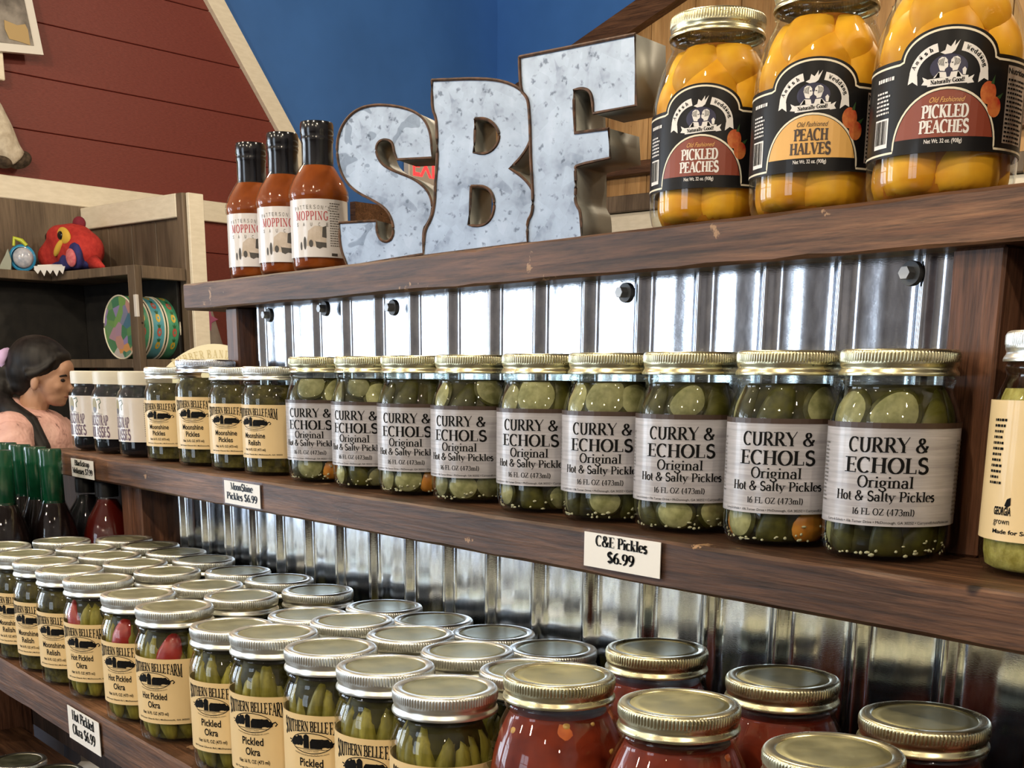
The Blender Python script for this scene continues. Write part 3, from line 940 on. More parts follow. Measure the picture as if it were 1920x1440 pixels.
def disc_bm(z):
    o = z - .130
    return lathe([(.0303, .1284 + o), (.0296, .1289 + o), (.0280, .1287 + o), (.0272, .1292 + o), (.0240, .1290 + o), (.010, .1287 + o), (0, .1286 + o)], 64)


def plastic_lid_bm():
    def rb(k, r, zz): return r - (.0005 if (k % 2 and .101 < zz < .116 and r > .034) else 0)
    return lathe([(.0345, .0995), (.0362, .0995), (.0364, .1012), (.0364, .1155), (.0358, .1172), (.0345, .118), (.030, .1182), (0, .1178)], 120, rfun=rb)


def core_bm(shape, inset, top):
    prof = [(max(r - inset, 0), z + (.0025 if z < .004 else 0)) for r, z in SHAPES[shape][0] if z < top]
    r_top = RI[shape](top) - inset + .0022
    return lathe(prof + [(r_top, top), (0, top + .0002)], 40)


# -- food pressed against the inside of the glass
def hug(shape, outline, u0, v0, rot, dome, inset=.0008, rings=4, n=18, rim=None, rib=0):
    """low dome whose outline(angle)->(a,b) lies along the glass at arc u0, height v0"""
    ri = RI[shape]; bm = bm_new(); c, s = math.cos(rot), math.sin(rot)
    def P(a, b, depth):
        u = u0 + a * c - b * s; v = min(max(v0 + a * s + b * c, .004), .1325 if shape == 'quart' else .1075)
        R = max(ri(min(v, .2)) - inset - depth, .004); ang = u / max(ri(v0), .02)
        return Vector((R * math.sin(ang), -R * math.cos(ang), v))
    cen = bm.verts.new(P(0, 0, 0)); prev = None
    for j in range(1, rings + 2):
        q = min(j / rings, 1); dep = dome * (q ** 2.2) if j <= rings else dome + .004
        ring = []
        for k in range(n):
            t = 2 * PI * k / n; a, b = outline(t)
            d2 = dep + (rib * (1 if k % 2 else 0) * q if rib else 0)
            ring.append(bm.verts.new(P(a * q, b * q, d2)))
        for k in range(n):
            k2 = (k + 1) % n
            f = bm.faces.new((cen, ring[k], ring[k2])) if prev is None else bm.faces.new((prev[k], ring[k], ring[k2], prev[k2]))
            f.material_index = 1 if (rim is not None and j >= rim) else 0
        prev = ring
    return bm


def o_round(r, e=1.0, wob=0, ph=0): return lambda t: (r * math.cos(t) * (1 + wob * math.sin(3 * t + ph)), r * e * math.sin(t) * (1 + wob * math.cos(2 * t + ph)))
def o_pod(l, w): return lambda t: (w * math.copysign(abs(math.cos(t)) ** .62, math.cos(t)) * (1 - .30 * math.sin(t)), l * math.sin(t))


def contents_pickles(var):
    rng = random.Random(100 + var); out = []
    for k in range(7):            # slices over the label
        u = (k - 3) / 7 * 2 * PI * .036 + rng.uniform(-.004, .004); kind = rng.random()
        v = rng.uniform(.089, .102)
        if kind < .5: out.append(('pickle_slice', ('slice', var, k), lambda u=u, v=v: hug('pint', o_round(rng.uniform(.0155, .0215), rng.uniform(.72, .95), .05, k), u, v, rng.uniform(-.6, .6), .0026, .0006 + .0014 * (k % 2), rings=6, n=24, rim=6), [M_SLICE, M_RIND]))
        else: out.append(('pickle_spear', ('spear', var, k), lambda u=u, v=v: hug('pint', o_pod(.021, .0125), u, v - .004, rng.uniform(-.7, .7), .003, .0012), [M_RIND]))
    for k in range(7):            # and under it
        u = (k - 3) / 7 * 2 * PI * .036 + rng.uniform(-.004, .004); kind = rng.random()
        if k in (1, 4) and var in (0, 2, 7): out.append(('carrot_piece', ('carrot', var, k), lambda u=u: hug('pint', o_round(.0165, .72), u, .013, 0, .0025), [M_CARROT]))
        elif kind < .7: out.append(('pickle_slice', ('slicelow', var, k), lambda u=u: hug('pint', o_round(rng.uniform(.016, .021), .72, .04, k), u, rng.uniform(.011, .018), rng.uniform(-.3, .3), .0026, .0006 + .0014 * (k % 2), rings=6, n=24, rim=6), [M_SLICE, M_RIND]))
        else: out.append(('pickle_spear', ('spearlow', var, k), lambda u=u: hug('pint', o_pod(.018, .012), u, .014, rng.uniform(-.8, .8), .003, .0012), [M_RIND]))
    def bits():
        bm = bm_new(); ri = RI['pint']
        for _ in range(70):
            a = rng.uniform(-PI, PI); z = .0045 + abs(rng.gauss(0, .0032)) * (1 + .8 * math.sin(2 * a)); R = ri(z) - .0002
            m = Matrix.Translation((R * math.sin(a), -R * math.cos(a), z)) @ Matrix.Rotation(a, 4, 'Z') @ Matrix.Diagonal((rng.uniform(.0008, .0022), .0006, rng.uniform(.0006, .0014), 1))
            bmesh.ops.create_icosphere(bm, subdivisions=1, radius=1, matrix=m)
        return bm
    out.append(('minced_garlic', ('garlic', var), bits, [M_GARLIC]))
    return out


def contents_okra(var, hot):
    rng = random.Random(200 + var + 50 * hot); out = []; N = 15
    for k in range(N):
        u = (k - (N - 1) / 2) / N * 2 * PI * 0.0366 + rng.uniform(-.002, .002)
        l = rng.uniform(.026, .034); top = rng.uniform(.103, .113) if k % 3 else rng.uniform(.094, .105)
        if hot and k == 6 + var % 3: out.append(('red_pepper', ('pepper', var, k), lambda u=u: hug('slim', o_pod(.030, .0150), u, .080, rng.uniform(-.5, .5), .0040, .0003, n=20), [M_PEPPER]))
        else: out.append(('okra_pod', ('okra', var, hot, k), lambda u=u, l=l, top=top: hug('slim', o_pod(l, rng.uniform(.0090, .0120)), u, top - l, rng.uniform(-.28, .28), .0046, .0007 + .0012 * (k % 2), n=22, rib=.0005), [M_OKRA]))
    for k in range(10):
        u = (k - 4.5) / 10 * 2 * PI * 0.0366 + rng.uniform(-.002, .002)
        out.append(('okra_pod', ('okralow', var, hot, k), lambda u=u: hug('slim', o_pod(.016, .0105), u, .018, rng.uniform(-.3, .3) + PI, .0045, .0007, n=14, rib=.0005), [M_OKRA]))
    return out


def contents_peach(var):
    rng = random.Random(300 + var); out = []
    for zc, N, off in ((.018, 5, .0), (.096, 5, .5), (.121, 5, .2)):
        for k in range(N):
            u = (k + off - N / 2) / N * 2 * PI * .046 + rng.uniform(-.003, .003)
            if zc > .11: u *= .8
            r = (.034 if zc < .11 else .0275) * rng.uniform(.9, 1.08)
            out.append(('peach_half', ('peach', var, zc, k), lambda u=u, r=r, zc=zc: hug('quart', o_round(r, rng.uniform(.78, .95), .03, k), u, zc + rng.uniform(-.004, .004), rng.uniform(-.4, .4), .0085, .0006 + .0022 * (k % 2), 7, 30), [M_PEACH]))
    return out


def contents_tomato(var):
    rng = random.Random(400 + var); out = []
    for k in range(26):
        a = rng.uniform(-PI, PI); z = rng.uniform(.07, .130)
        if k < 12: out.append(('tomato_chunk', ('tom', var, k), lambda a=a, z=z: hug('quart', o_round(rng.uniform(.006, .014), rng.uniform(.6, .95), .1, k), a * .044, z, rng.uniform(-1, 1), .003, .0006, 3, 14), [M_TOMBIT]))
        else: out.append(('pepper_bit', ('corn', var, k), lambda a=a, z=z: hug('quart', o_round(rng.uniform(.002, .0045), .75, .1, k), a * .044, z, 0, .0012, .0004, 2, 9), [M_CORNBIT]))
    return out


# ---------------------------------------------------------------- label artwork
def art_ce():
    a = Art(); z0, z1 = .0235, .0832; H = z1 - z0
    Y = lambda f: z1 - f * H
    a.rect('top_stripe', -.095, .095, z1 - .0004, z1 + .0030, 1)
    hit = dict(font='serif', thick=.165, thin=.05)
    def yup(x, y, w, h): return (x, y)
    a.text('lettering', 'CURRY', -.0060, Y(.245), .0088, .0390, **hit)
    a.text('lettering', '&', .0212, Y(.245), .0084, .0086, **hit)
    a.text('lettering', 'ECHOLS', 0, Y(.455), .0093, .0535, **hit)
    a.text('lettering', 'Original', 0, Y(.605), .0071, .0352, font='serif', thick=.14, thin=.05)
    a.text('lettering', 'Hot & Salty Pickles', 0, Y(.742), .0060, .0660, font='serif', thick=.15, thin=.055)
    a.text('lettering', '16 FL OZ (473ml)', .0, Y(.885), .0040, .0395, font='serif', thick=.13, thin=.055)
    a.text('lettering', 'Curry & Echols \u2022 106 Turner Drive \u2022 McDonough, GA 30252 \u2022 CurryandEcholsPickles.com', .004, Y(.972), .0016, .0900)
    a.greek('side_print', -.058, -.0465, Y(.78), Y(.14), 16)
    a.greek('back_print', .052, .075, Y(.9), Y(.1), 18)
    return a


def art_farm(lines, nutrition=True):
    a = Art(); z0, z1 = .0215, .0850; H = z1 - z0
    Y = lambda f: z1 - f * H
    def env(x, y, w, h):          # straight top, arched foot: letters grow towards both ends
        t = x / (w / 2); hh = .0078 + .0050 * t * t; return x, (y / h - 1) * hh
    a.text('lettering', 'SOUTHERN', -.0145, Y(.07), .01, .0265, 'serif', thick=.2, thin=.08, warp=lambda x, y, w, h: (x, (y / h - 1) * (.0078 + .0048 * ((x - .0145) / .028) ** 2)))
    a.text('lettering', 'BELLE', .0075, Y(.07), .01, .0150, 'serif', thick=.2, thin=.08, warp=lambda x, y, w, h: (x, (y / h - 1) * (.0078 + .0048 * ((x + .0075) / .028) ** 2)))
    a.text('lettering', 'FARM', .0228, Y(.07), .01, .0140, 'serif', thick=.2, thin=.08, warp=lambda x, y, w, h: (x, (y / h - 1) * (.0078 + .0048 * ((x + .0228) / .028) ** 2)))
    c = Y(.335); ru, rv = .0178, .0078
    ring = [(x, y) for x, y in ell(0, c, ru, rv, 40)]
    a.line('lettering', ring + [ring[0]], .0006)
    for cx, cy, r1, r2 in ((-.0135, .0008, .0045, .0034), (-.0098, .0016, .0036, .0040), (-.0160, -.0008, .0030, .0022), (.0118, .0004, .0052, .0034), (.0155, -.0006, .0034, .0026), (.0085, .0010, .003, .0026)):
        a.poly('lettering', [(cx + r1 * (1 + .13 * math.sin(7 * t)) * math.cos(t), c + cy + r2 * (1 + .13 * math.cos(6 * t)) * math.sin(t)) for t in [2 * PI * k / 22 for k in range(22)]])
    a.rect('lettering', -.0062, -.0012, c - .0040, c + .0052); a.poly('lettering', [(-.0062 + .005 * k / 8, c + .0052 + .0017 * math.sin(PI * k / 8)) for k in range(9)])
    a.poly('lettering', [(-.0005, c - .0040), (.0095, c - .0040), (.0105, c + .0010), (.0088, c + .0036), (.0012, c + .0036), (-.0005, c + .0012)])
    a.line('lettering', [(-.0150, c - .0046), (.0150, c - .0046)], .0004)
    a.text('lettering', 'COUNTY FARM', 0, c - .0064, .0010, .013)
    a.line('lettering', [(-.0215, c + .001), (-.0175, c + .0002), (-.0205, c - .0016)], .0011); a.line('lettering', [(.0178, c), (.0208, c + .0012), (.0222, c - .0006), (.0206, c - .0022)], .0011)
    a.text('lettering', 'www.southernbellefarm.com', 0, c - .0100, .0013, .030, warp=lambda x, y, w, h: (x, y + 9 * x * x))
    v = .62
    for s, w in lines:
        a.text('lettering', s, 0, Y(v), .0062, w, bold=.028); v += .135
    a.text('lettering', 'Net 16 FL OZ (473 ml)', .0, Y(.86), .0030, .0300, bold=.025)
    a.text('lettering', '100 Turner Church Rd | McDonough, GA 30252', .006, Y(.94), .0015, .0560, bold=.03)
    if nutrition:
        a.rect('nutrition_panel', .0400, .0610, Y(.96), Y(.06), 1)
        a.text('nutrition_print', 'Nutrition Facts', .0505, Y(.125), .0026, .0190, bold=.03, layer=3)
        a.greek('nutrition_print', .041, .060, Y(.94), Y(.15), 20, 3)
    return a


def art_peach(top, bottom, ink):
    a = Art(); z0, z1, RR = .027, .0845, .0312
    def dome(w, h, cv, n=26): return [(-w * math.cos(PI * k / n), cv + h * math.sin(PI * k / n)) for k in range(n + 1)]
    # cream border lines following the label outline
    up = [(-.13, z1 - .003), (-RR - .001, z1 - .003)] + [(x, z1 + y - .003) for x, y in dome(RR - .002, .0165, .001)] + [(RR + .001, z1 - .003), (.13, z1 - .003)]
    a.line('border_line', up, .0013)
    dm = dome(.0335, .0335, z0 + .0040)
    a.line('border_line', [(-.13, z0 + .0022), (-.0335, z0 + .0022)] + dm + [(.0335, z0 + .0022), (.13, z0 + .0022)], .0013)
    inner = [(x * .955, z0 + .0045 + (y - z0 - .0040) * .955) for x, y in dm]
    a.poly(ink, [(-.0319, z0 + .0088)] + [p for p in inner if p[1] > z0 + .0092] + [(.0319, z0 + .0088)], layer=1)
    a.text('cream_print' if ink == 'dome_print' else 'brown_print', 'Old Fashioned', 0, z0 + .0292, .0032, .0210, layer=3, warp=lambda x, y, w, h: (x + y * .35, y))
    key = 'white_lettering' if ink == 'dome_print' else 'brown_print'
    for s, w, v in ((top[0], top[1], .0202), (bottom[0], bottom[1], .0112)):
        a.text(key, s, 0, z0 + v, .0075, w, 'serif', 3, thick=.22, thin=.09)
    a.text('white_lettering', 'Net Wt. 32 oz. (908g)', 0, z0 + .0052, .0025, .0230, layer=3, bold=.02)
    # emblem: two ribbons, the pair in the middle, a small scroll
    cv = z1 - .0075
    for sgn, word in ((-1, 'Amish'), (1, 'Wedding')):
        pts = []
        for k in range(11):
            t = math.radians(78 - 78 * k / 10); pts.append((sgn * (.0035 + .0185 * math.cos(t)), cv - .004 + .0155 * math.sin(t)))
        a.line('emblem', pts, .0052, 2)
        a.poly('emblem', [(sgn * .0192, cv - .0040), (sgn * .0246, cv - .0035), (sgn * .0252, cv - .0085), (sgn * .0222, cv - .0072), (sgn * .0185, cv - .0098)], layer=2)
        n = len(word)
        for i, ch in enumerate(word):
            f = (i + .5) / n; t = math.radians(16 + 56 * (f if sgn < 0 else 1 - f))
            a.text('emblem_print', ch, sgn * (.0035 + .0185 * math.cos(t)), cv - .004 + .0155 * math.sin(t) - .0013, .0026, .0020, 'serif', 3, thick=.2, thin=.1, rot=(PI / 2 - t) * (-sgn) * .9)
    a.poly('emblem', [(-.0058, cv + .0082), (-.003, cv + .0070), (.001, cv + .0074), (.0030, cv + .0088), (.0056, cv + .0150), (.0026, cv + .0116), (.0028, cv + .0150), (.0002, cv + .0112), (-.0022, cv + .0128), (-.0030, cv + .0094)], layer=2)
    a.poly('emblem_ground', ell(0, cv - .0005, .0115, .0078, 24), layer=1)
    for sx in (-1, 1):            # a pair leaning together: profile, hair or bonnet, shoulders
        a.poly('emblem', [(sx * x, cv + y) for x, y in ((.0006, -.0004), (.0004, .0012), (.0010, .0022), (.0010, .0036), (.0024, .0052), (.0046, .0056), (.0064, .0044), (.0068, .0020), (.0060, -.0004), (.0052, -.0024), (.0024, -.0028), (.0022, -.0016))], layer=2)
        for q in range(4): a.line('emblem_print', [(sx * (.0030 + q * .0009), cv + .0050 - q * .0003), (sx * (.0036 + q * .0009), cv + .0026), (sx * (.0032 + q * .0008), cv + .0002 + q * .0002)], .00035, 3)
        a.line('emblem_print', [(sx * .0013, cv + .0020), (sx * .0024, cv + .0021)], .0005, 3)
        a.poly('emblem', [(sx * .0008, cv - .0064), (sx * .0016, cv - .0034), (sx * .0058, cv - .0030), (sx * (.0096 if sx > 0 else .0090), cv - .0064)], layer=2)
        a.poly('emblem_print', [(sx * .0050, cv - .0064), (sx * .0054, cv - .0034), (sx * .0062, cv - .0036), (sx * .0078, cv - .0064)], layer=3)
    a.poly('emblem', [(.0088, cv - .0052), (.0082, cv - .0020), (.0096, cv - .0006), (.0108, cv - .0020), (.0104, cv - .0052)], layer=2)
    sc = lambda x, o: cv - .0086 + o + .00012 * math.sin(x * 300) + x * .06
    a.poly('emblem', [(-.0122 + .0244 * k / 10, sc(-.0122 + .0244 * k / 10, -.0020)) for k in range(11)] + [(.0122 - .0244 * k / 10, sc(.0122 - .0244 * k / 10, .0024)) for k in range(11)], layer=4)
    for sx in (-1, 1): a.poly('emblem', [(sx * .0118, cv - .0072), (sx * .0158, cv - .0052), (sx * .0146, cv - .0078), (sx * .0160, cv - .0098), (sx * .0118, cv - .0104)], layer=3)
    a.text('emblem_print', 'Naturally Good!', 0, cv - .0096, .0025, .0205, 'serif', 5, thick=.2, thin=.1, rot=.06)
    # fruit
    a.poly('fruit_print', ell(.0262, z0 + .0345, .0056, .0068, 20), layer=2); a.poly('fruit_print', ell(.0312, z0 + .0265, .0050, .0062, 20), layer=3)
    a.poly('leaf_print', [(.0272, z0 + .0400), (.0300, z0 + .0452), (.0296, z0 + .0395)], layer=3); a.poly('leaf_print', [(.0325, z0 + .0325), (.0372, z0 + .0352), (.0350, z0 + .0312)], layer=4)
    # side panels
    a.rect('nutrition_panel', .0400, .0640, z0 + .006, z1 - .0058, 2)
    a.text('black_print', 'Nutrition', .0505, z1 - .0105, .0034, .0200, bold=.03, layer=3); a.greek('black_print', .041, .063, z0 + .007, z1 - .012, 15, 3)
    a.rect('barcode_panel', -.0520, -.0385, z0 + .006, z0 + .024, 2)
    rng = random.Random(5); u = -.0512
    while u < -.0395:
        w = rng.choice((.0002, .0004, .0006)); a.rect('barcode', u, u + w, z0 + .0085, z0 + .0230, 3); u += w + rng.choice((.0003, .0005))
    a.greek('side_lettering', -.0520, -.0385, z0 + .027, z0 + .042, 6, 3); a.greek('side_lettering', -.052, -.036, z1 - .011, z1 - .006, 1, 3)
    return a


def art_strap():
    a = Art(); z0, z1 = .022, .082
    a.text('lettering', 'BLACKSTRAP', -.004, z0 + .0195, .0140, .0440, 'serif', thick=.2, thin=.06)
    a.text('lettering', 'MOLASSES', -.002, z0 + .0030, .0140, .0430, 'serif', thick=.2, thin=.06)
    a.poly('emblem', ell(-.0065, z1 - .0125, .0058, .0105, 20)); a.poly('emblem_dark', ell(-.0065, z1 - .0185, .0045, .0040, 14), layer=2)
    a.line('leaf_print', [(-.001, z1 - .005), (.006, z1 - .003), (.0075, z1 - .008), (.004, z1 - .011), (.005, z1 - .017)], .0016)
    a.greek('side_print', -.018, .010, z0 + .035, z0 + .038, 2)
    a.greek('back_print', .0400, .0560, z0 + .008, z1 - .005, 16)
    return a


def art_vidalia():
    a = Art(); z0, z1 = .020, .094; rng = random.Random(9)
    a.text('lettering', 'Southern', .004, z1 - .0215, .0120, .0420, 'serif', thick=.12, thin=.04, warp=lambda x, y, w, h: (x + y * .3, y))
    a.poly('lettering', ell(.004, z1 - .0270, .014, .0012, 16))
    a.text('lettering', 'Vidalia Onion', .006, z1 - .0430, .0066, .0450, bold=.02)
    a.text('lettering', 'Relish', .006, z1 - .0520, .0066, .0200, bold=.02)
    a.text('lettering', 'Contains sulfites', .004, z0 + .0130, .0016, .0300)
    a.text('lettering', 'Net 16 FL OZ (473 ml)', .004, z0 + .0092, .0034, .0380, bold=.02)
    a.text('lettering', 'GEORGIA', -.0320, z0 + .0140, .0042, .0130, bold=.05)
    a.text('lettering', 'grown', -.0320, z0 + .0090, .0034, .0120)
    a.poly('lettering', [(-.0305, z0 + .0190), (-.0290, z0 + .0225), (-.0265, z0 + .0235), (-.0262, z0 + .0195), (-.0285, z0 + .0180)])
    a.text('lettering', 'Made for Southern Belle Farm', -.008, z0 + .0040, .0022, .0600, bold=.03)
    a.greek('lettering', -.0460, -.0350, z0 + .030, z1 - .008, 12, rng=rng)
    return a


def art_tomato():
    a = Art()
    a.text('lettering', 'SOUTHERN BELLE FARM', 0, .062, .008, .055, 'serif', thick=.2, thin=.07)
    a.text('lettering', 'Stewed Tomatoes', 0, .040, .0066, .044, bold=.012)
    return a


INK = {'lettering': M_INK, 'side_print': M_GREYINK, 'back_print': M_GREYINK, 'top_stripe': M_BROWNINK, 'nutrition_panel': M_KRAFT, 'nutrition_print': M_INK, 'black_print': M_INK, 'border_line': M_CREAMINK, 'dome_print': M_REDINK,
       'amber_dome': M_ORANGEINK, 'white_lettering': M_WHITEINK, 'side_lettering': M_WHITEINK, 'barcode': M_INK, 'cream_print': M_ORANGEINK, 'brown_print': M_BROWNINK, 'emblem': M_WHITEINK, 'emblem_print': M_INK, 'emblem_ground': M_NAVYINK,
       'fruit_print': M_PEACHINK, 'leaf_print': M_LEAFINK, 'barcode_panel': M_WHITEINK}
LABELS = {}


def make_label(kind, band, mat, art, R, over=None):
    band.materials.append(mat); over = over or {}; pr = []
    for k, me in art.meshes(wrap_cyl(R)): me.materials.append(over.get(k, INK.get(k, M_INK))); pr.append((k, me))
    LABELS[kind] = (band, pr)


RP, RS, RQ = .0414, .0394, .0489
make_label('grey', label_band(RP, .0235, .0832, 132), M_PLANKLABEL, art_ce(), RP)
for kind, lines in (('shine_pickles', [('Moonshine', .0300), ('Pickles', .0195)]), ('shine_relish', [('Moonshine', .0300), ('Relish', .0180)]),
                    ('hot_okra', [('Hot Pickled', .0285), ('Okra', .0140)]), ('okra', [('Pickled', .0205), ('Okra', .0140)])):
    make_label(kind, label_band(RS, .0215, .0850, 115), M_KRAFT, art_farm(lines), RS)
arch = lambda u: .0165 * math.sqrt(max(0, 1 - (u / .0312) ** 2)) if abs(u) < .0312 else 0.0
make_label('red_peach', label_band(RQ, .027, .0845, 120, arch, 90), M_BLACKLABEL, art_peach(('PICKLED', .0285), ('PEACHES', .0305), 'dome_print'), RQ, {'nutrition_panel': M_PANELINK})
make_label('amber_peach', label_band(RQ, .027, .0845, 120, arch, 90), M_BLACKLABEL, art_peach(('PEACH', .0235), ('HALVES', .0285), 'amber_dome'), RQ, {'nutrition_panel': M_PANELINK})
make_label('strap', label_band(.0404, .022, .082, 110), M_WHITELABEL, art_strap(), .0404, {'lettering': M_PURPLE, 'emblem': plain('olive_print', (.25, .20, .06), .5), 'emblem_dark': M_BROWNINK})
make_label('vidalia', label_band(RP, .020, .094, 125), M_KRAFT, art_vidalia(), RP)
make_label('tomato', label_band(RQ, .027, .082, 110), M_KRAFT, art_tomato(), RQ)

AZ = math.radians(32)       # the shopkeeper turned nearly every label this way
KINDS = {
    'ce': ('pint', M_GOLD, M_GOLDD, 'grey', M_BRINE, .0068, .1085, lambda v: contents_pickles(v)),
    'shine_pickles': ('slim', M_SILVER, M_SILVERD, 'shine_pickles', M_RELISH, .003, .108, None),
    'shine_relish': ('slim', M_SILVER, M_SILVERD, 'shine_relish', M_RELISH, .003, .108, None),
    'hot_okra': ('slim', M_SILVER, M_SILVERD, 'hot_okra', M_OKRABRINE, .0085, .108, lambda v: contents_okra(v, 1)),
    'okra': ('slim', M_SILVER, M_SILVERD, 'okra', M_OKRABRINE, .0085, .108, lambda v: contents_okra(v, 0)),
    'red_peach': ('quart', M_GOLD, M_GOLDD, 'red_peach', M_SYRUP, .010, .134, lambda v: contents_peach(v)),
    'amber_peach': ('quart', M_GOLD, M_GOLDD, 'amber_peach', M_SYRUP, .010, .134, lambda v: contents_peach(v)),
    'tomato': ('quart', M_GOLD, M_GOLDD, 'tomato', M_TOMATO, .0032, .133, lambda v: contents_tomato(v)),
    'vidalia': ('pint', M_SILVER, M_SILVERD, 'vidalia', M_VIDALIA, .003, .1, None),
    'strap': ('bstrap', M_PLASTICLID, None, 'strap', M_MOLASSES, .003, .098, None),
}


def jar(kind, loc, name, label, cat='jar', group=None, var=0, az=AZ, scale=1.0, lid=None, pieces=True, label_on=True, zs=1.0):
    shape, m_ring, m_disc, lab, m_core, inset, top, cont = KINDS[kind]
    if lid: m_ring, m_disc = lid
    root = empty(name, loc, az); tag(root, label, cat, group); root.scale = (scale, scale, scale * zs)
    H = SHAPES[shape][2]
    put('glass', mesh_of('glass_' + shape, lambda: lathe(SHAPES[shape][0], 56), M_GLASS, 60), None, root)
    if shape == 'bstrap':
        put('lid', mesh_of('plastic_lid', plastic_lid_bm, m_ring, 45), None, root)
    else:
        put('screw_band', mesh_of('screw_band_%s_%s' % (shape, m_ring.name), lambda: ring_bm(H), m_ring, 55), None, root)
        put('lid_disc', mesh_of('lid_disc_%s_%s' % (shape, m_disc.name), lambda: disc_bm(H), m_disc, 60), None, root)
    put('filling', mesh_of('filling_' + kind, lambda: core_bm(shape, inset, top), m_core, 60), None, root)
    if label_on:
        band, prints = LABELS[lab]
        lb = put('label', band, None, root)
        for k, me in prints: put(k, me, None, lb)
    if cont and pieces:
        ck = ('contents', kind if not kind.endswith('peach') else 'peach', var)
        if ck not in CACHE: CACHE[ck] = [(n, mesh_of(key, fn, mats, 70)) for n, key, fn, mats in cont(var)]
        for n, me in CACHE[ck]:
            o = put(n, me, None, root)
            if n == 'minced_garlic': o['kind'] = 'stuff'
    return root
ORD = ['first', 'second', 'third', 'fourth', 'fifth', 'sixth', 'seventh', 'eighth', 'ninth', 'tenth', 'eleventh', 'twelfth']

# ---------------------------------------------------------------- middle shelf
XCE = [-1.201, -1.105, -1.018, -.927, -.828, -.742, -.657, -.565, -.478]
for i, x in enumerate(XCE):
    rng = random.Random(i)
    extra = ['', '', ' with orange carrot at its foot', '', '', '', '', ' with orange carrot at its foot', ''][i]
    where = 'beside the right upright post' if i == 8 else ('%s from the relish jar' % ORD[i])
    jar('ce', (x, .70, ZM), 'pickle_jar', 'grey plank labelled jar of salty pickles, ' + where, 'jar', 'grey labelled pickle jars on the middle shelf', var=i, az=AZ + rng.uniform(-.05, .05), zs=1.015)
for i, (x, k, zs, lid) in enumerate([(-1.592, 'shine_pickles', .935, None), (-1.492, 'shine_pickles', 1.005, (M_WHITEMETAL, M_WHITEMETAL)), (-1.398, 'shine_pickles', .935, None), (-1.311, 'shine_relish', .94, None)]):
    lab = ['tan labelled moonshine pickles jar beside the dark molasses jars', 'taller tan labelled moonshine pickles jar with pale silver lid', 'tan labelled moonshine pickles jar beside the relish jar', 'tan labelled moonshine relish jar beside the grey labelled pickles'][i]
    jar(k, (x, .70, ZM), 'pickle_jar' if i < 3 else 'relish_jar', lab, 'jar', 'tan labelled jars on the middle shelf', az=AZ + [-.02, .03, .0, -.2][i], lid=lid, zs=zs)
jar('shine_pickles', (-1.437, .778, ZM), 'pickle_jar', 'pale lidded jar tucked behind the row of moonshine pickles', 'jar', 'tan labelled jars on the middle shelf', lid=(M_WHITEMETAL, M_WHITEMETAL), zs=1.0) if False else None
for i, x in enumerate((-1.871, -1.781, -1.686)):
    jar('strap', (x, .70, ZM), 'molasses_jar', 'black molasses jar with ribbed cream lid, %s from the shelf end' % ORD[i], 'jar', 'molasses jars on the middle shelf', az=AZ + [-.02, .0, -.2][i] - .28, zs=.985)
jar('vidalia', (-.373, .716, ZM), 'relish_jar', 'tan labelled jar of mustard yellow relish past the upright post', 'jar', None, az=AZ - .05, zs=1.09)

# ---------------------------------------------------------------- lower shelf
low = []
R1 = [(-15, 1022, 'shine_relish'), (30, 1037, 'shine_relish'), (82, 1050, 'shine_relish'), (128, 1066, 'shine_relish'), (184, 1083, 'hot_okra'), (247, 1112, 'hot_okra'), (319, 1135, 'hot_okra'),
      (444, 1171, 'okra'), (526, 1185, 'okra'), (622, 1209, 'okra'), (728, 1241, 'okra'), (846, 1283, 'okra')]
R2 = [(118, 1012), (140, 1028), (211, 1042), (240, 1055), (315, 1066), (394, 1095), (457, 1115), (588, 1154), (673, 1163), (783, 1190), (873, 1217), (950, 1245)]
R3 = [(224, 1009), (268, 1021), (332, 1034), (377, 1046), (434, 1069), (513, 1085), (583, 1106), (716, 1136), (808, 1161), (922, 1187), (1020, 1213)]
tall = lambda row, j: .137 if (row == 1 and j >= 8) or (row == 2 and j >= 8) else .130      # the plain okra came in slightly taller jars
for j, (px, py, k) in enumerate(R1): p = on_z(px, py, ZL + tall(1, j)); low.append([p.x, p.y, .0394, k, 1, j])
for j, (px, py) in enumerate(R2): p = on_z(px, py, ZL + tall(2, j)); low.append([p.x, p.y, .0394, 'okra' if px > 400 else ('hot_okra' if px > 180 else 'shine_relish'), 2, j])
for j, (px, py) in enumerate(R3): p = on_z(px, py, ZL + .130); low.append([p.x, min(p.y, .642), .0394, 'okra' if px > 480 else ('hot_okra' if px > 300 else 'shine_relish'), 3, j])
TF = [(1044, 1259), (1274, 1313), (1570, 1400)]
TB = [(1232, 1211), (1468, 1265), (1728, 1341)]
for j, (px, py) in enumerate(TF): p = on_z(px, py, ZL + .158); low.append([p.x, p.y, .0488, 'tomato', 1, j])
for j, (px, py) in enumerate(TB): p = on_z(px, py, ZL + .158); low.append([p.x, min(p.y, .632), .0488, 'tomato', 2, j])
for j, x in enumerate((-.27, -.16, -.05)): low.append([x, .515, .0488, 'tomato', 1, 3 + j]); low.append([x - .0, .622, .0488, 'tomato', 2, 3 + j])
orig = [(q[0], q[1]) for q in low]
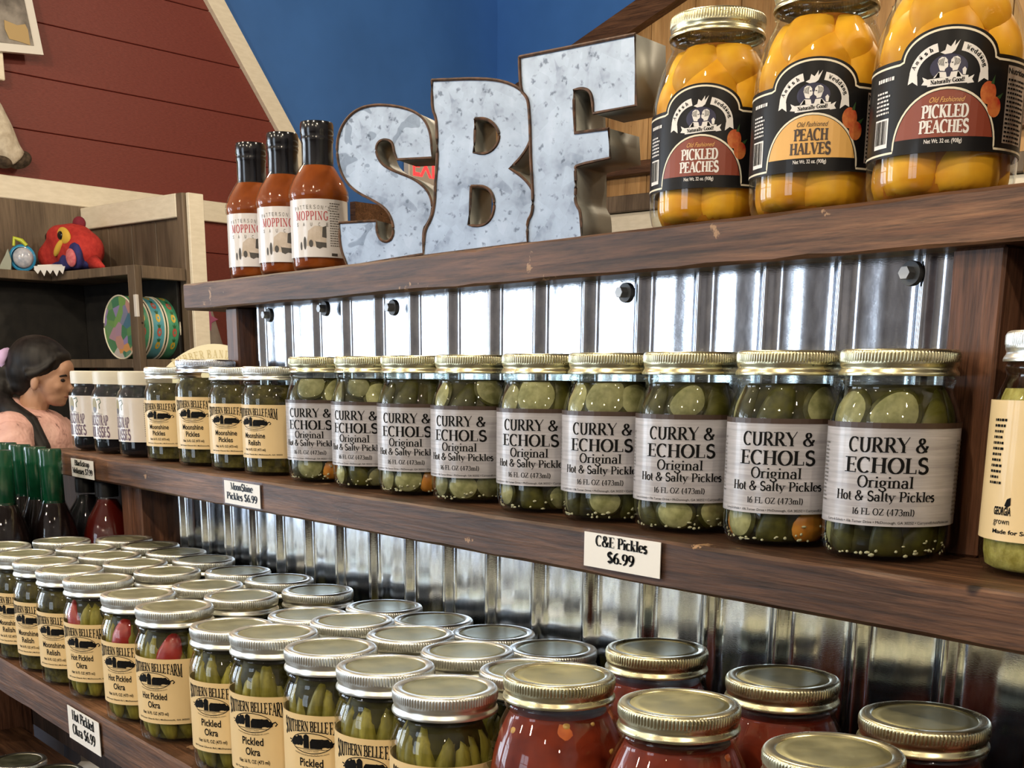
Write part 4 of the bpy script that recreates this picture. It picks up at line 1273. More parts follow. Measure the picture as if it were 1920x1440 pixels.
for it in range(120):            # let touching jars stand clear of each other
    for a in range(len(low)):
        for b in range(a):
            dx, dy = low[a][0] - low[b][0], low[a][1] - low[b][1]; d = math.hypot(dx, dy); need = low[a][2] + low[b][2] + .001
            if d < need:
                s = (need - d) / 2 / (d + 1e-9); low[a][0] += dx * s; low[a][1] += dy * s; low[b][0] -= dx * s; low[b][1] -= dy * s
    for q, o_ in zip(low, orig): q[0] += (o_[0] - q[0]) * (.03 if it < 100 else 0); q[1] += (o_[1] - q[1]) * (.03 if it < 100 else 0)
    for q in low: q[1] = min(max(q[1], YLW + q[2] + .001), .6905 - AMP * 1.3 - q[2])
for x, y, r, k, row, j in low:
    rng = random.Random(int(x * 1000))
    az = AZ + rng.uniform(-.06, .06)
    if k == 'tomato':
        lab = ('jar of red stewed tomatoes at the shelf front, %s from the okra jars' if row == 1 else 'jar of red stewed tomatoes against the metal panel, %s from the okra jars') % ORD[j]
        jar(k, (x, y, ZL), 'tomato_jar', lab, 'jar', 'stewed tomato jars on the lower shelf', var=j % 3 + 3 * (row - 1), az=az)
    elif row == 1:
        n = {'shine_relish': 'relish_jar'}.get(k, 'okra_jar')
        what = {'shine_relish': 'tan labelled moonshine relish jar in the front row, %s from the hot okra jars' % ORD[3 - j] if j < 4 else '', 'hot_okra': 'tan labelled hot pickled okra jar in the front row, %s from the relish jars' % ORD[max(j - 4, 0)],
                'okra': 'tan labelled plain pickled okra jar in the front row, %s from the tomato jars' % ORD[max(11 - j, 0)]}[k]
        jar(k, (x, y, ZL), n, what, 'jar', 'front row jars on the lower shelf', var=j % 4, az=az, zs=tall(1, j) / .130)
    else:
        jar(k, (x, y, ZL), 'relish_jar' if k == 'shine_relish' else 'okra_jar', 'silver lidded pint jar in the %s row, %s from the tomato jars' % ('middle' if row == 2 else 'back', ORD[(11 if row == 2 else 10) - j]), 'jar', '%s row jars on the lower shelf' % ('middle' if row == 2 else 'back'), var=j % 4, az=az, zs=tall(row, j) / .130)
for j, (px, py) in enumerate(((35, 1424), (104, 1446))):
    p = on_z(px, py, ZBOT + .130); jar('shine_pickles', (p.x, max(p.y, .475), ZBOT), 'pickle_jar', 'silver lidded jar on the bottom shelf, %s the okra price tag' % ['further from', 'closer to'][j], 'jar', 'jars on the bottom shelf')

# ---------------------------------------------------------------- green foil bottles at the end of the lower shelf
M_FOIL = mottled('green_foil', (.004, .05, .022), (.006, .075, .032), 40, .22, .3)
M_DARKWINE = plain('dark_cider', (.006, .003, .003), .5, spec=.05)
M_REDSYR = plain('red_syrup', (.07, .005, .003), .4, spec=.1)
BOT = [(0, .003), (.020, .002), (.027, 0), (.0305, .003), (.031, .012), (.031, .110), (.0300, .125), (.0255, .145), (.0195, .162), (.0155, .172), (.0148, .182), (.0145, .2415), (0, .2420)]
FOIL = [(.0151, .168), (.0156, .1685), (.0154, .215), (.0160, .217), (.0162, .223), (.0156, .226), (.0158, .240), (.0150, .2428), (0, .2430)]
SHB = [(0, .003), (.022, .002), (.033, 0), (.037, .004), (.038, .014), (.038, .095), (.0365, .112), (.0300, .132), (.0190, .148), (.0150, .156), (.0148, .176), (0, .177)]


def bottle(x, y, lab):
    root = empty('cider_bottle', (x, y, ZL)); tag(root, lab, 'bottle', 'green foil bottles at the shelf end')
    put('bottle_glass', mesh_of('bottle_glass', lambda: lathe(BOT, 40), M_GLASSD, 60), None, root)
    put('drink', mesh_of('bottle_drink', lambda: lathe([(max(r - .0015, 0), z) for r, z in BOT[:-3]] + [(0, .183)], 40), M_DARKWINE, 60), None, root)
    put('foil_sleeve', mesh_of('bottle_foil', lambda: lathe(FOIL, 40), M_FOIL, 50), None, root)


bl = [(-1.768, .588, 0), (-1.832, .589, 0), (-1.897, .588, 0), (-1.962, .588, 0), (-1.775, .523, 0), (-1.839, .524, 0), (-1.904, .522, 0), (-1.806, .460 + .012, 0)]
for i, (x, y, r) in enumerate(bl): bottle(x, y, 'dark cider bottle with green foil neck, one of a cluster at the shelf end')
for i, (x, y, m, lab) in enumerate([(-1.80, .662, M_MOLASSES, 'short dark syrup bottle under the middle shelf beside the green bottles'), (-1.745, .655, M_REDSYR, 'short red syrup bottle under the middle shelf beside the wooden post')]):
    root = empty('syrup_bottle', ([-1.832, -1.752][i], .6595, ZL)); root.scale = (1, 1, 1.09); tag(root, lab, 'bottle')
    put('bottle_glass', mesh_of('short_bottle_glass', lambda: lathe(SHB, 40), M_GLASSD, 60), None, root)
    put('syrup', mesh_of('short_bottle_syrup_%d' % i, lambda: lathe([(max(r - .0015, 0), z) for r, z in SHB[:-2]] + [(0, .158)], 40), m, 60), None, root)
    put('cap', mesh_of('short_bottle_cap', lambda: lathe([(.0155, .160), (.0162, .1605), (.0162, .178), (.015, .180), (0, .180)], 30), plain('black_plastic_cap', (.008, .008, .009), .4, spec=.2), 50), None, root)

# ---------------------------------------------------------------- top shelf: peach jars
for i, (x, k, lab) in enumerate([(-.722, 'red_peach', 'jar of pickled peaches with black label beside the metal letter F'), (-.618, 'amber_peach', 'jar of peach halves with amber arch on its black label'),
                                 (-.514, 'red_peach', 'jar of pickled peaches with black label past the peach halves'), (-.398, 'red_peach', 'jar of pickled peaches with black label at the shelf end')]):
    jar(k, (x, .782, ZT), 'peach_jar', lab, 'jar', 'peach jars on the top shelf', var=i, az=AZ + [-.02, .0, .02, .0][i])

# ---------------------------------------------------------------- sauce bottles
SB = [(0, .003), (.022, .002), (.027, 0), (.0300, .002), (.0315, .006), (.0318, .012), (.0322, .014), (.0322, .076), (.0338, .079), (.0342, .083), (.0335, .088), (.0290, .099), (.0225, .110), (.0175, .117), (.0155, .120), (.0150, .150), (0, .1502)]
M_CAP = plain('black_shrink_cap', (.008, .008, .010), .16, 0, .3)
M_SEPIA = mottled('sepia_photo_print', (.50, .42, .34), (.62, .54, .47), 70, .45)
a = Art(); z0, z1 = .0145, .0765
for i, ch in enumerate("PATTERSON'S"):
    t = math.radians(-30 + 60 * i / 10); a.text('small_print', ch, .0375 * math.sin(t) * 1.05, z1 - .0108 + .012 * (math.cos(t) - 1), .0044, .0024 if ch != "'" else .0006, rot=-t * .5)
a.text('red_print', 'MOPPING', 0, z1 - .0225, .0092, .0400, 'serif', thick=.15, thin=.06, track=.12)
for i, ch in enumerate('SAUCE'): a.text('small_print', ch, -.0180 + .0090 * i, z1 - .0290, .0038, .0022, bold=.02)
a.poly('picture', [(-.006, z0 + .012), (.0165, z0 + .010), (.0165, z0 + .032), (.004, z0 + .0335), (-.004, z0 + .028)])
a.poly('dark_print', [(.0118, z0 + .0215), (.0168, z0 + .0205), (.0168, z0 + .0335), (.0126, z0 + .032)], layer=2)
a.poly('dark_print', [(.004, z0 + .018), (.0052, z0 + .0105), (.009, z0 + .0088), (.0125, z0 + .0108), (.0165, z0 + .0100), (.0165, z0 + .0155), (.005, z0 + .0165)], layer=3)
a.poly('dark_print', ell(-.0008, z0 + .0145, .0026, .0040, 14), layer=2); a.poly('dark_print', ell(-.0082, z0 + .0150, .0018, .0070, 14), layer=2); a.poly('dark_print', ell(-.0132, z0 + .0120, .0013, .0046, 12), layer=2)
a.greek('grey_print', .0212, .0345, z0 + .012, z1 - .0025, 18); a.rect('dark_print', .0225, .030, z0 + .0015, z0 + .0045)
make_label('sauce', label_band(.0325, z0, z1, 125), plain('white_sauce_label', (.72, .70, .70), .3, 0, .5), a, .0325, {'small_print': M_GREYINK, 'red_print': M_BRIGHTRED, 'picture': M_SEPIA, 'dark_print': plain('charcoal_print', (.06, .055, .05), .5), 'grey_print': M_GREYINK})
for i, (x, y, lab) in enumerate([(-1.306, .762, 'mopping sauce bottle with black cap beside the metal letter S'), (-1.390, .764, 'middle mopping sauce bottle of the three with black caps'), (-1.474, .766, 'mopping sauce bottle with black cap at the shelf corner')]):
    root = empty('sauce_bottle', (x, y, ZT), AZ + .2); tag(root, lab, 'bottle', 'sauce bottles on the top shelf')
    put('glass', mesh_of('sauce_glass', lambda: lathe(SB, 48), M_GLASS, 60), None, root)
    put('sauce', mesh_of('sauce_fill', lambda: lathe([(max(r - .0016, 0), z + (.002 if z < .004 else 0)) for r, z in SB[:-2]] + [(0, .121)], 48), M_SAUCE, 60), None, root)
    put('cap', mesh_of('sauce_cap', lambda: lathe([(.0172, .113), (.0178, .1132), (.0176, .138), (.0182, .140), (.0186, .1435), (.0180, .146), (.0188, .148), (.0188, .158), (.0180, .1605), (.012, .1612), (0, .1612)], 48), M_CAP, 50), None, root)
    band, pr = LABELS['sauce']; lb = put('label', band, None, root)
    for k, me in pr: put(k, me, None, lb)

# ---------------------------------------------------------------- galvanised letters


def galv(name, patch):
    t = NT(name); b = t.bsdf(Roughness=.42, Metallic=.75)
    mp = t.coords((1, 1, 1)); vo = t.n('ShaderNodeTexVoronoi', Scale=85.0); t.l(mp, 'Vector', vo, 'Vector')
    sep = t.n('ShaderNodeSeparateColor'); t.l(vo, 'Color', sep, 'Color')
    nz = t.noise(mp, 26, 4, .6); n2 = t.noise(mp, 120, 3)
    ad = t.n('ShaderNodeMath', _operation='MULTIPLY_ADD'); t.l(sep, 0, ad, 0); ad.inputs[1].default_value = .14; t.l(nz, 'Fac', ad, 2)
    r = t.ramp([(.38, (.20, .245, .32)), (.50, (.30, .36, .455)), (.64, (.345, .415, .52)), (.85, (.42, .49, .60))], ad, 0)
    sp = t.ramp([(.32, (.45, .46, .48)), (.40, (1, 1, 1))], n2, 'Fac')
    oi = t.n('ShaderNodeObjectInfo'); ptn = t.noise(mp, 48, 1, .5, .8)
    k_ = 1 - patch; pr_ = t.ramp([(.36, (.62 + .38 * k_, .64 + .36 * k_, .66 + .34 * k_)), (.38, (1, 1, 1))], ptn, 'Fac')
    mx = t.mixc(1, (r, 'Color'), (sp, 'Color'), 'MULTIPLY'); mx = t.mixc(1, (mx, 2), (pr_, 'Color'), 'MULTIPLY'); t.l(mx, 2, b, 'Base Color')
    return t.m


M_GALVF = galv('galvanised_zinc', .0); M_GALVP = galv('patchy_galvanised_zinc', 1.0)
M_GALVS = mottled('dull_zinc_side', (.17, .17, .15), (.26, .26, .235), 18, .5, 0, 4, metal=.45)
M_RUST = mottled('rusty_edge', (.035, .02, .014), (.14, .07, .04), 130, .7)

LET_F = [(605, 210), (1285, 75), (1290, 492), (1040, 540), (1032, 440), (1010, 402), (968, 392), (928, 402), (925, 480), (932, 655), (1130, 630), (1140, 800), (945, 843), (932, 860), (938, 960), (932, 1050), (945, 1085), (965, 1115), (972, 1260), (655, 1300),
         (650, 1175), (680, 1132), (686, 1050), (672, 800), (668, 620), (660, 480), (645, 440), (612, 408)]
LET_B = [(92, 345), (300, 337), (430, 338), (530, 356), (610, 395), (665, 460), (690, 550), (685, 650), (655, 740), (600, 815), (548, 862), (620, 908), (680, 975), (705, 1060), (700, 1140), (665, 1180), (655, 1300), (45, 1372), (45, 1232), (92, 1155), (110, 1050), (112, 950), (125, 800), (122, 690), (118, 570), (92, 512)]
LET_B1 = [(345, 572), (400, 568), (450, 592), (488, 650), (482, 710), (445, 758), (400, 778), (338, 770), (346, 660)]
LET_B2 = [(322, 968), (400, 966), (445, 1002), (462, 1070), (446, 1150), (402, 1195), (345, 1202), (308, 1195), (318, 1080)]
LET_S = [(1085, 203), (1170, 205), (1260, 217), (1350, 245), (1415, 290), (1455, 360), (1472, 450), (1475, 560), (1240, 572), (1218, 525), (1210, 460), (1175, 437), (1125, 440), (1097, 480), (1100, 540), (1140, 610), (1230, 655), (1350, 700), (1435, 765), (1476, 850), (1475, 940), (1445, 1005), (1415, 1042), (1415, 1210), (905, 1285), (868, 1210), (850, 1120), (848, 1000), (1100, 985), (1102, 1060), (1122, 1110), (1160, 1132), (1200, 1112), (1216, 1060), (1205, 980), (1165, 905), (1080, 850), (960, 790), (885, 715), (842, 610), (830, 490), (848, 380), (905, 285), (985, 225)]


def smooth_poly(pts, it=2):
    """round the gentle bends of a traced outline, keep its true corners"""
    for _ in range(it):
        out = []; n = len(pts)
        for i in range(n):
            a, b, c = pts[i - 1], pts[i], pts[(i + 1) % n]
            t = abs((math.atan2(c[1] - b[1], c[0] - b[0]) - math.atan2(b[1] - a[1], b[0] - a[0]) + PI) % (2 * PI) - PI)
            if t > math.radians(58) or t < math.radians(4): out.append(b)
            else: out += [(b[0] * .75 + a[0] * .25, b[1] * .75 + a[1] * .25), (b[0] * .75 + c[0] * .25, b[1] * .75 + c[1] * .25)]
        pts = out
    return pts


def letter(name, ch, loop, holes, org, sc, left_px, left_y, yaw, label):
    """outline traced in the photo laid on an upright plane turned by yaw; left edge stands at left_y"""
    p0 = on_y(*left_px, left_y); d = Vector((math.cos(yaw), math.sin(yaw), 0)); nrm = Vector((-math.sin(yaw), math.cos(yaw), 0))
    def uv(q):
        r = Vector(ray(org[0] + q[0] * sc, org[1] + q[1] * sc)); k = nrm.dot(Vector((p0.x, p0.y, 0))) / nrm.dot(r); w = r * k
        return ((Vector((w.x, w.y, 0)) - Vector((p0.x, p0.y, 0))).dot(d), max(w.z + CZ - ZT, 0))
    out = [uv(q) for q in smooth_poly(loop)]; hs = [[uv(q) for q in smooth_poly(h)] for h in holes]
    m = min(v for u, v in out); out = [(u, 0 if v < m + .006 else v) for u, v in out]
    D = .047
    root = empty(name, (p0.x, p0.y, ZT), yaw); tag(root, label, 'letter', 'galvanised letters on the top shelf')
    to3 = lambda u, v, dd: Vector((u, dd, v))
    bm = bm_new(); loops = [out] + hs; flat = [p for l in loops for p in l]
    tris = tessellate_polygon([[Vector((p[0], p[1], 0)) for p in l] for l in loops])
    for dd in (.0008, D - .002):
        vs = [bm.verts.new((p[0], dd, p[1])) for p in flat]
        for t in tris:
            try: bm.faces.new([vs[i] for i in t])
            except ValueError: pass
    put('face_panel', bm, M_GALVP if ch == 'S' else M_GALVF, root)
    bm = bm_new()
    for l in loops:
        n = len(l); a_ = [bm.verts.new((p[0], 0, p[1])) for p in l]; b_ = [bm.verts.new((p[0], D, p[1])) for p in l]
        for k in range(n): bm.faces.new((a_[k], a_[(k + 1) % n], b_[(k + 1) % n], b_[k]))
    o = put('side_wall', bm, M_GALVS, root, smooth=38)
    sm = o.modifiers.new('s', 'SOLIDIFY'); sm.thickness = .0007; sm.offset = 0
    bm = bm_new()
    for l in loops:
        pts = [Vector((p[0], .0002, p[1])) for p in l]; tube(bm, pts + [pts[0]], .0014, 5, 0, False)
    put('rusty_edge', bm, M_RUST, root, smooth=60)
    return root


letter('metal_letter', 'F', LET_F, [], (780, 40), .3194, (988, 440), .732, math.radians(13), 'galvanised metal letter F with rusty edges beside the peach jars')
letter('metal_letter', 'B', LET_B, [LET_B1, LET_B2], (780, 40), .3194, (797, 470), .732, math.radians(27), 'galvanised metal letter B between the letters S and F')
letter('metal_letter', 'S', LET_S, [], (400, 140), .27778, (636, 470), .734, math.radians(30), 'galvanised metal letter S with grey patches beside the sauce bottles')
# ---------------------------------------------------------------- far corner: partition with cubby shelf
YP, XEND, YC = 2.90, -4.26, 2.65
part = empty('partition_wall'); part.matrix_world = ROTB.copy(); tag(part, kind='structure')
ptop, pbot = on_by(200, 385, YP)[2], on_by(200, 427, YP)[2]
nb = 4; w = (XEND - .05 - XR - .05) / nb
for k in range(nb): put('grey_board', boxm(XR + .05 + k * w, XR + .05 + (k + 1) * w - .004, YP, YP + .03, 0, pbot + .02, .002), M_GREY, part)
put('header_board', boxm(XR + .05, XEND - .05, YP - .022, YP + .03, pbot, ptop, .003), M_CREAM, part)
etop = on_by(372, 358, YP)[2]
put('end_post', boxm(XEND - .05, XEND - .006, YP - .02, YP + .06, 0, etop, .003), M_GREY, part)
put('end_cap', boxm(XEND - .006, XEND + .012, YP - .004, YP + .064, 0, etop, .002), M_CREAM, part)
# grey boards on the left wall under the header
gb = empty('grey_wainscot'); gb.matrix_world = ROTB.copy(); tag(gb, kind='structure')
for k in range(5): put('grey_board', boxm(XR + .026, XR + .048, Y0 + k * .51, min(Y0 + (k + 1) * .51 - .004, YP + .03), 0, h1, .002), M_GREY, gb)

cub = empty('cubby_shelf', bpt(-4.6, YC, 0), BETA); tag(cub, 'grey brown corner cubby shelf with open compartments against the red wall', 'shelf')
CO = Vector((-4.6, YC, 0))


def cpart(name, x0, x1, y0, y1, z0, z1, m=M_GREY):
    bm = boxm(x0, x1, y0, y1, z0, z1, .002)
    for v in bm.verts: v.co -= CO
    return put(name, bm, m, cub)


M_BLACKP = mottled('black_stained_lining', (.008, .0075, .007), (.016, .014, .012), 20, .7)  # near-black colour stands in for the deep shade inside the cubby
s1, s0 = on_by(250, 496, YC)[2], on_by(250, 514, YC)[2]
r1, r0 = on_by(255, 673, YC)[2], on_by(255, 690, YC)[2]
cpart('top_shelf', XR + .05, XEND - .052, YC, YP - .024, s0, s1)
cpart('ledge', XR + .05, XR + .19, .9, YC - .002, s0, s1)
cpart('middle_shelf', XR + .05, XEND - .052, YC, YP - .024, r0, r1)
cpart('corner_post', XEND - .05, XEND, YC, YC + .03, 0, s1)
cpart('side_rail', XEND - .03, XEND, YC + .032, YP - .026, s0 - .012, s1)
cpart('side_rail', XEND - .03, XEND, YC + .032, YP - .026, r0, r1)
cpart('compartment_back', XR + .049, XR + .06, .9, YP - .037, .14, s0, M_BLACKP)  # panels added to carry the compartments' shade as colour
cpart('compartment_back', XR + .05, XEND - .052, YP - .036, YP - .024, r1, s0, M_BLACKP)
cpart('foot_shelf', XR + .05, XEND - .052, YC, YP - .024, .1, .14)
cpart('ledge_post', XR + .15, XR + .19, .9, .95, 0, s0 - .002)
o = cpart('paper_strip', XEND - .018, XEND + .0012, YC - .0012, YC + .012, on_by(262, 594, YC)[2], on_by(262, 551, YC)[2], plain('white_paper', (.66, .64, .62), .5))

# drums standing on edge in the cubby
M_TINEDGE = plain('cream_rim', (.80, .76, .62), .4)


def leafy(name, base, blobs):
    t = NT(name); b = t.bsdf(Roughness=.3); mp = t.coords((1, 1, 1)); vo = t.n('ShaderNodeTexVoronoi', Scale=blobs[0]); t.l(mp, 'Vector', vo, 'Vector')
    sep = t.n('ShaderNodeSeparateColor'); t.l(vo, 'Color', sep, 'Color')
    r = t.ramp(blobs[1], sep, 0); t.l(r, 'Color', b, 'Base Color'); return t.m


M_PIC = leafy('painted_meadow_print', None, (22, [(.0, (.05, .14, .30)), (.3, (.20, .36, .10)), (.5, (.06, .20, .12)), (.68, (.30, .24, .48)), (.85, (.62, .30, .10)), (1, (.45, .55, .62))]))
M_PINE1 = mottled('green_pineapple_print', (.05, .30, .16), (.12, .46, .28), 8, .35)
M_PINE2 = mottled('blue_pineapple_print', (.08, .36, .46), (.16, .50, .62), 8, .35)
M_PINEY = plain('pineapple_yellow', (.72, .50, .06), .4)
M_PINEL = plain('pineapple_leaf', (.03, .14, .05), .4)
M_BERRY = plain('berry_red_print', (.52, .12, .09), .4)
RD = .118; zc = r1 + RD + .001
for i in range(3):
    y = YC + .030 + i * .068; xx = XEND - .052 - RD
    root = empty('toy_drum', bpt(xx, y, zc), BETA); tag(root, ['round toy drum with painted meadow face at the cubby opening', 'blue round toy drum with pineapples between two green drums', 'green round toy drum with pineapples at the cubby back'][i], 'drum', 'toy drums in the cubby')
    bm = lathe([(RD - .004, 0), (RD, .003), (RD, .052), (RD - .004, .055)], 40)
    for v in bm.verts: v.co = Vector((v.co.x, v.co.z, v.co.y))
    bmesh.ops.recalc_face_normals(bm, faces=bm.faces)
    put('drum_side', bm, [M_PINE1, M_PINE2, M_PINE1][i], root, smooth=50)
    for nm, yy in (('rim', -.003), ('rim', .052)):
        bm = bm_new(); pts = [Vector((RD * math.cos(2 * PI * k / 40), yy + .003, RD * math.sin(2 * PI * k / 40))) for k in range(41)]
        tube(bm, pts, .0035, 6, 0, False); put(nm, bm, M_TINEDGE, root, smooth=60)
    bm = lathe([(0, -.001), (RD - .003, 0)], 40)
    for v in bm.verts: v.co = Vector((v.co.x, v.co.z, v.co.y))
    put('drum_face', bm, M_PIC, root)
    bm = lathe([(0, .056), (RD - .003, .055)], 40)
    for v in bm.verts: v.co = Vector((v.co.x, v.co.z, v.co.y))
    put('drum_back', bm, M_TINEDGE, root)
    for k, ad in enumerate((18, -8, -34, 44, 70)):     # pineapples and berries round the side, standing a hair proud
        t = math.radians(ad); bm = bm_new()
        def side(u, v, dd=0): tt = t + v / RD; return Vector(((RD + .0006 + dd) * math.cos(tt), .028 + u, (RD + .0006 + dd) * math.sin(tt)))
        pts = [(.010 * math.cos(q), .017 * math.sin(q)) for q in [2 * PI * j / 14 for j in range(14)]]
        bm.faces.new([bm.verts.new(side(*p)) for p in pts]); put('pineapple' if k % 2 == 0 else 'berry', bm, M_PINEY if k % 2 == 0 else M_BERRY, root)
        bm = bm_new()
        bm.faces.new([bm.verts.new(side(*p, .0002)) for p in [(-.004, .015), (.004, .015), (.009, .030), (.003, .024), (0, .034), (-.003, .024), (-.009, .030)]]); put('leaf', bm, M_PINEL, root)

# plush animal lying on the cubby
M_PLUSH = mottled('red_plush', (.42, .022, .018), (.55, .04, .03), 60, .85, 0, 4, bump=.6)
M_PLUSHD = mottled('maroon_plush', (.17, .012, .03), (.24, .02, .04), 60, .85)
M_NAVY = mottled('navy_plush', (.02, .02, .11), (.03, .03, .18), 50, .8)
M_YEL = plain('yellow_felt', (.72, .46, .06), .8)
M_PINKS = mottled('pink_felt', (.60, .10, .14), (.75, .25, .25), 60, .7)
M_WFELT = plain('white_felt', (.75, .75, .75), .8)
M_BLK = plain('black_bead', (.01, .008, .008), .15)


def remesh(o, vox, it=4):
    m = o.modifiers.new('r', 'REMESH'); m.mode = 'VOXEL'; m.voxel_size = vox; m.use_smooth_shade = True
    s = o.modifiers.new('s', 'SMOOTH'); s.factor = .5; s.iterations = it
    return o


pc = bpt(*on_by(138, 470, YC + .08))
pz = s1
plush = empty('plush_toy', (pc.x, pc.y, pz), BETA); plush.scale = (1.32, 1.1, 1.2); tag(plush, 'red plush animal with yellow eye patch lying on the cubby shelf', 'plush toy')
bm = bm_new()
ellipsoid(bm, (0, 0, .085), (.105, .075, .075)); ellipsoid(bm, (-.065, -.005, .068), (.065, .068, .062)); ellipsoid(bm, (.06, 0, .07), (.07, .07, .065)); ellipsoid(bm, (-.02, -.03, .115), (.06, .05, .04))
ellipsoid(bm, (-.09, -.03, .055), (.045, .05, .045))
remesh(put('body', bm, M_PLUSH, plush), .010)
bm = bm_new(); ellipsoid(bm, (0, .0, .022), (.125, .07, .022)); ellipsoid(bm, (.03, -.055, .03), (.03, .02, .028)); ellipsoid(bm, (.085, -.052, .048), (.034, .022, .046)); remesh(put('underside', bm, M_NAVY, plush), .009)
bm = bm_new(); ellipsoid(bm, (.03, .01, .158), (.026, .02, .022)); put('ear', bm, M_PLUSHD, plush, smooth=180)
bm = bm_new(); ellipsoid(bm, (.040, -.060, .112), (.036, .014, .026), Matrix.Rotation(.5, 3, 'Y')); put('eye_patch', bm, M_YEL, plush, smooth=180)
bm = bm_new(); ellipsoid(bm, (.036, -.072, .113), (.014, .008, .014)); put('eye', bm, M_BLK, plush, smooth=180)
bm = bm_new(); ellipsoid(bm, (-.092, -.035, .118), (.012, .012, .016)); put('eye', bm, M_BLK, plush, smooth=180)
bm = bm_new(); ellipsoid(bm, (.014, -.068, .075), (.036, .012, .012), Matrix.Rotation(-.75, 3, 'Y')); put('beak_stripe', bm, M_YEL, plush, smooth=180)
bm = bm_new(); ellipsoid(bm, (.088, -.072, .040), (.024, .012, .030), Matrix.Rotation(-.3, 3, 'Y')); put('paw_pad', bm, M_PINKS, plush, smooth=180)
bm = bm_new(); tube(bm, [(.11, .0, .03), (.15, -.01, .020), (.19, -.015, .009)], [.026, .015, .004], 10); put('tail', bm, M_PLUSH, plush, smooth=180)
bm = bm_new(); t0 = Vector(on_by(94, 505, YC - .05)); p0_ = EX * t0.x + EY * t0.y
loc_ = Matrix.Rotation(-BETA, 3, 'Z') @ Vector((p0_.x - pc.x, p0_.y - pc.y, t0.z - pz)); tdir = Matrix.Rotation(-BETA, 3, 'Z') @ Vector((RC[0][0], RC[0][1], 0)).normalized(); tn = Vector((tdir.y, -tdir.x, 0))
def TP(u, v, d): w_ = loc_ + tdir * u + tn * d; return Vector((w_.x / 1.32, w_.y / 1.1, (w_.z + v) / 1.2))
zig = [(-.062, .012), (.062, .012)]
for k in range(5): zig += [(.062 - k * .0248 - .012, -.018 - .008 * (k % 2)), (.062 - (k + 1) * .0248, -.002)]
prism(bm, zig, (), .004, TP)
for f in range(1): tube(bm, [TP(-.05, .008, -.004), TP(.0, .012, -.02), TP(.05, .014, -.05)], .008, 6)
put('felt_teeth', bm, M_WFELT, plush)

# blue toy pod with clear dome
tc = bpt(*on_bx(42, 480, XR + .125)); pod = empty('toy_pod', (tc.x, tc.y, s1), BETA + .9); tag(pod, 'blue plastic toy pod with clear bubble and lime green clip', 'toy')
M_BPL = plain('blue_plastic', (.03, .28, .55), .25, 0, .3); M_LIME = plain('lime_plastic', (.52, .60, .05), .3); M_FIN = plain('grey_green_plastic', (.30, .33, .27), .5)
bm = lathe([(0, -.03), (.030, -.028), (.048, -.012), (.052, .0), (.046, .006), (.042, .006)], 32)
for v in bm.verts: v.co = Vector((v.co.x, -v.co.z, v.co.y + .053))
bmesh.ops.recalc_face_normals(bm, faces=bm.faces); put('shell', bm, M_BPL, pod, smooth=60)
bm = bm_new(); ellipsoid(bm, (.004, -.008, .053), (.040, .026, .040)); put('bubble', bm, mottled('frosted_bubble', (.38, .42, .52), (.58, .60, .68), 60, .12, .5), pod, smooth=180)
bm = bm_new(); tube(bm, [(-.028, -.01, .098), (-.024, -.01, .128), (.004, -.01, .118), (.022, -.01, .100)], [.006, .008, .009, .007], 8); put('clip', bm, M_LIME, pod, smooth=60)
bm = prism(bm_new(), [(-.095, .0), (-.045, .0), (-.04, .04), (-.05, .085), (-.062, .06), (-.08, .03)], (), .02, lambda u, v, d: Vector((u, d - .02, v)))
put('fin', bm, M_FIN, pod)

# ---------------------------------------------------------------- rubber band toy stand behind the jars: arched cream header
sp = at_depth(405, 705, 3.1); stand = empty('toy_stand', (sp.x, sp.y, 0), math.atan2(RC[0][1], RC[0][0])); tag(stand, 'floor stand with cream arched header board lettered BAND', 'display stand')
M_ARCH = plain('pale_yellow_board', (.84, .78, .55), .5)
k = 3.1 / FPX; zt_ = at_depth(405, 645, 3.1).z
outl = [(-.155, -.10), (.155, -.10), (.155, -.062)] + [(x, -.062 * (x / .13) ** 2) for x in [.13 - .26 * i / 16 for i in range(17)]] + [(-.155, -.062)]
put('header_board', prism(bm_new(), [(u, v + zt_) for u, v in outl], (), .018, lambda u, v, d: Vector((u, d, v))), M_ARCH, stand)
a = Art()
for word, u0, du in (('RUBBER', -.098, .0132), ('BAND', -.014, .0145)):
    for i, ch in enumerate(word):
        u = u0 + i * du; a.text('carved_letters', ch, u, zt_ - .034 - 2.2 * u * u, .019, .0105, 'serif', thick=.17, thin=.06, rot=-4.4 * u)
for kk, me in a.meshes(lambda u, v, d: Vector((u, -.0004 - d, v)), flat=True): put('carved_letters', me, plain('pale_tan_print', (.66, .56, .30), .6), stand)
put('panel', boxm(-.13, .13, .018, .034, .06, zt_ - .08, .003), M_GREY, stand)
put('base', boxm(-.2, .2, -.12, .16, 0, .06, .005), M_GREY, stand)

# tapered grey post with a pink star, beside the partition end
tp = at_depth(391, 600, 5.6); cone = empty('tapered_post', (tp.x, tp.y, 0), BETA); tag(cone, 'tall tapered grey post carrying a pink star by the red wall', 'post')
ztop = at_depth(391, 560, 5.6).z; M_GREYC = mottled('grey_felt', (.30, .26, .23), (.38, .33, .29), 20, .8)
hgt = ztop; zb2 = hgt - .32; put('post_body', lathe([(.09, 0), (.09, zb2), (.011, hgt - .02), (.004, hgt), (0, hgt)], 20), M_GREYC, cone, smooth=30)
zs_ = at_depth(391, 600, 5.6).z
star = [(( .052 if i % 2 == 0 else .026) * math.cos(PI * i / 5), (.052 if i % 2 == 0 else .026) * math.sin(PI * i / 5) + zs_) for i in range(10)]
dv = Vector((RC[0][0], RC[0][1], 0)).normalized(); nv = Vector((dv.y, -dv.x, 0)); rb = Matrix.Rotation(-BETA, 3, 'Z')
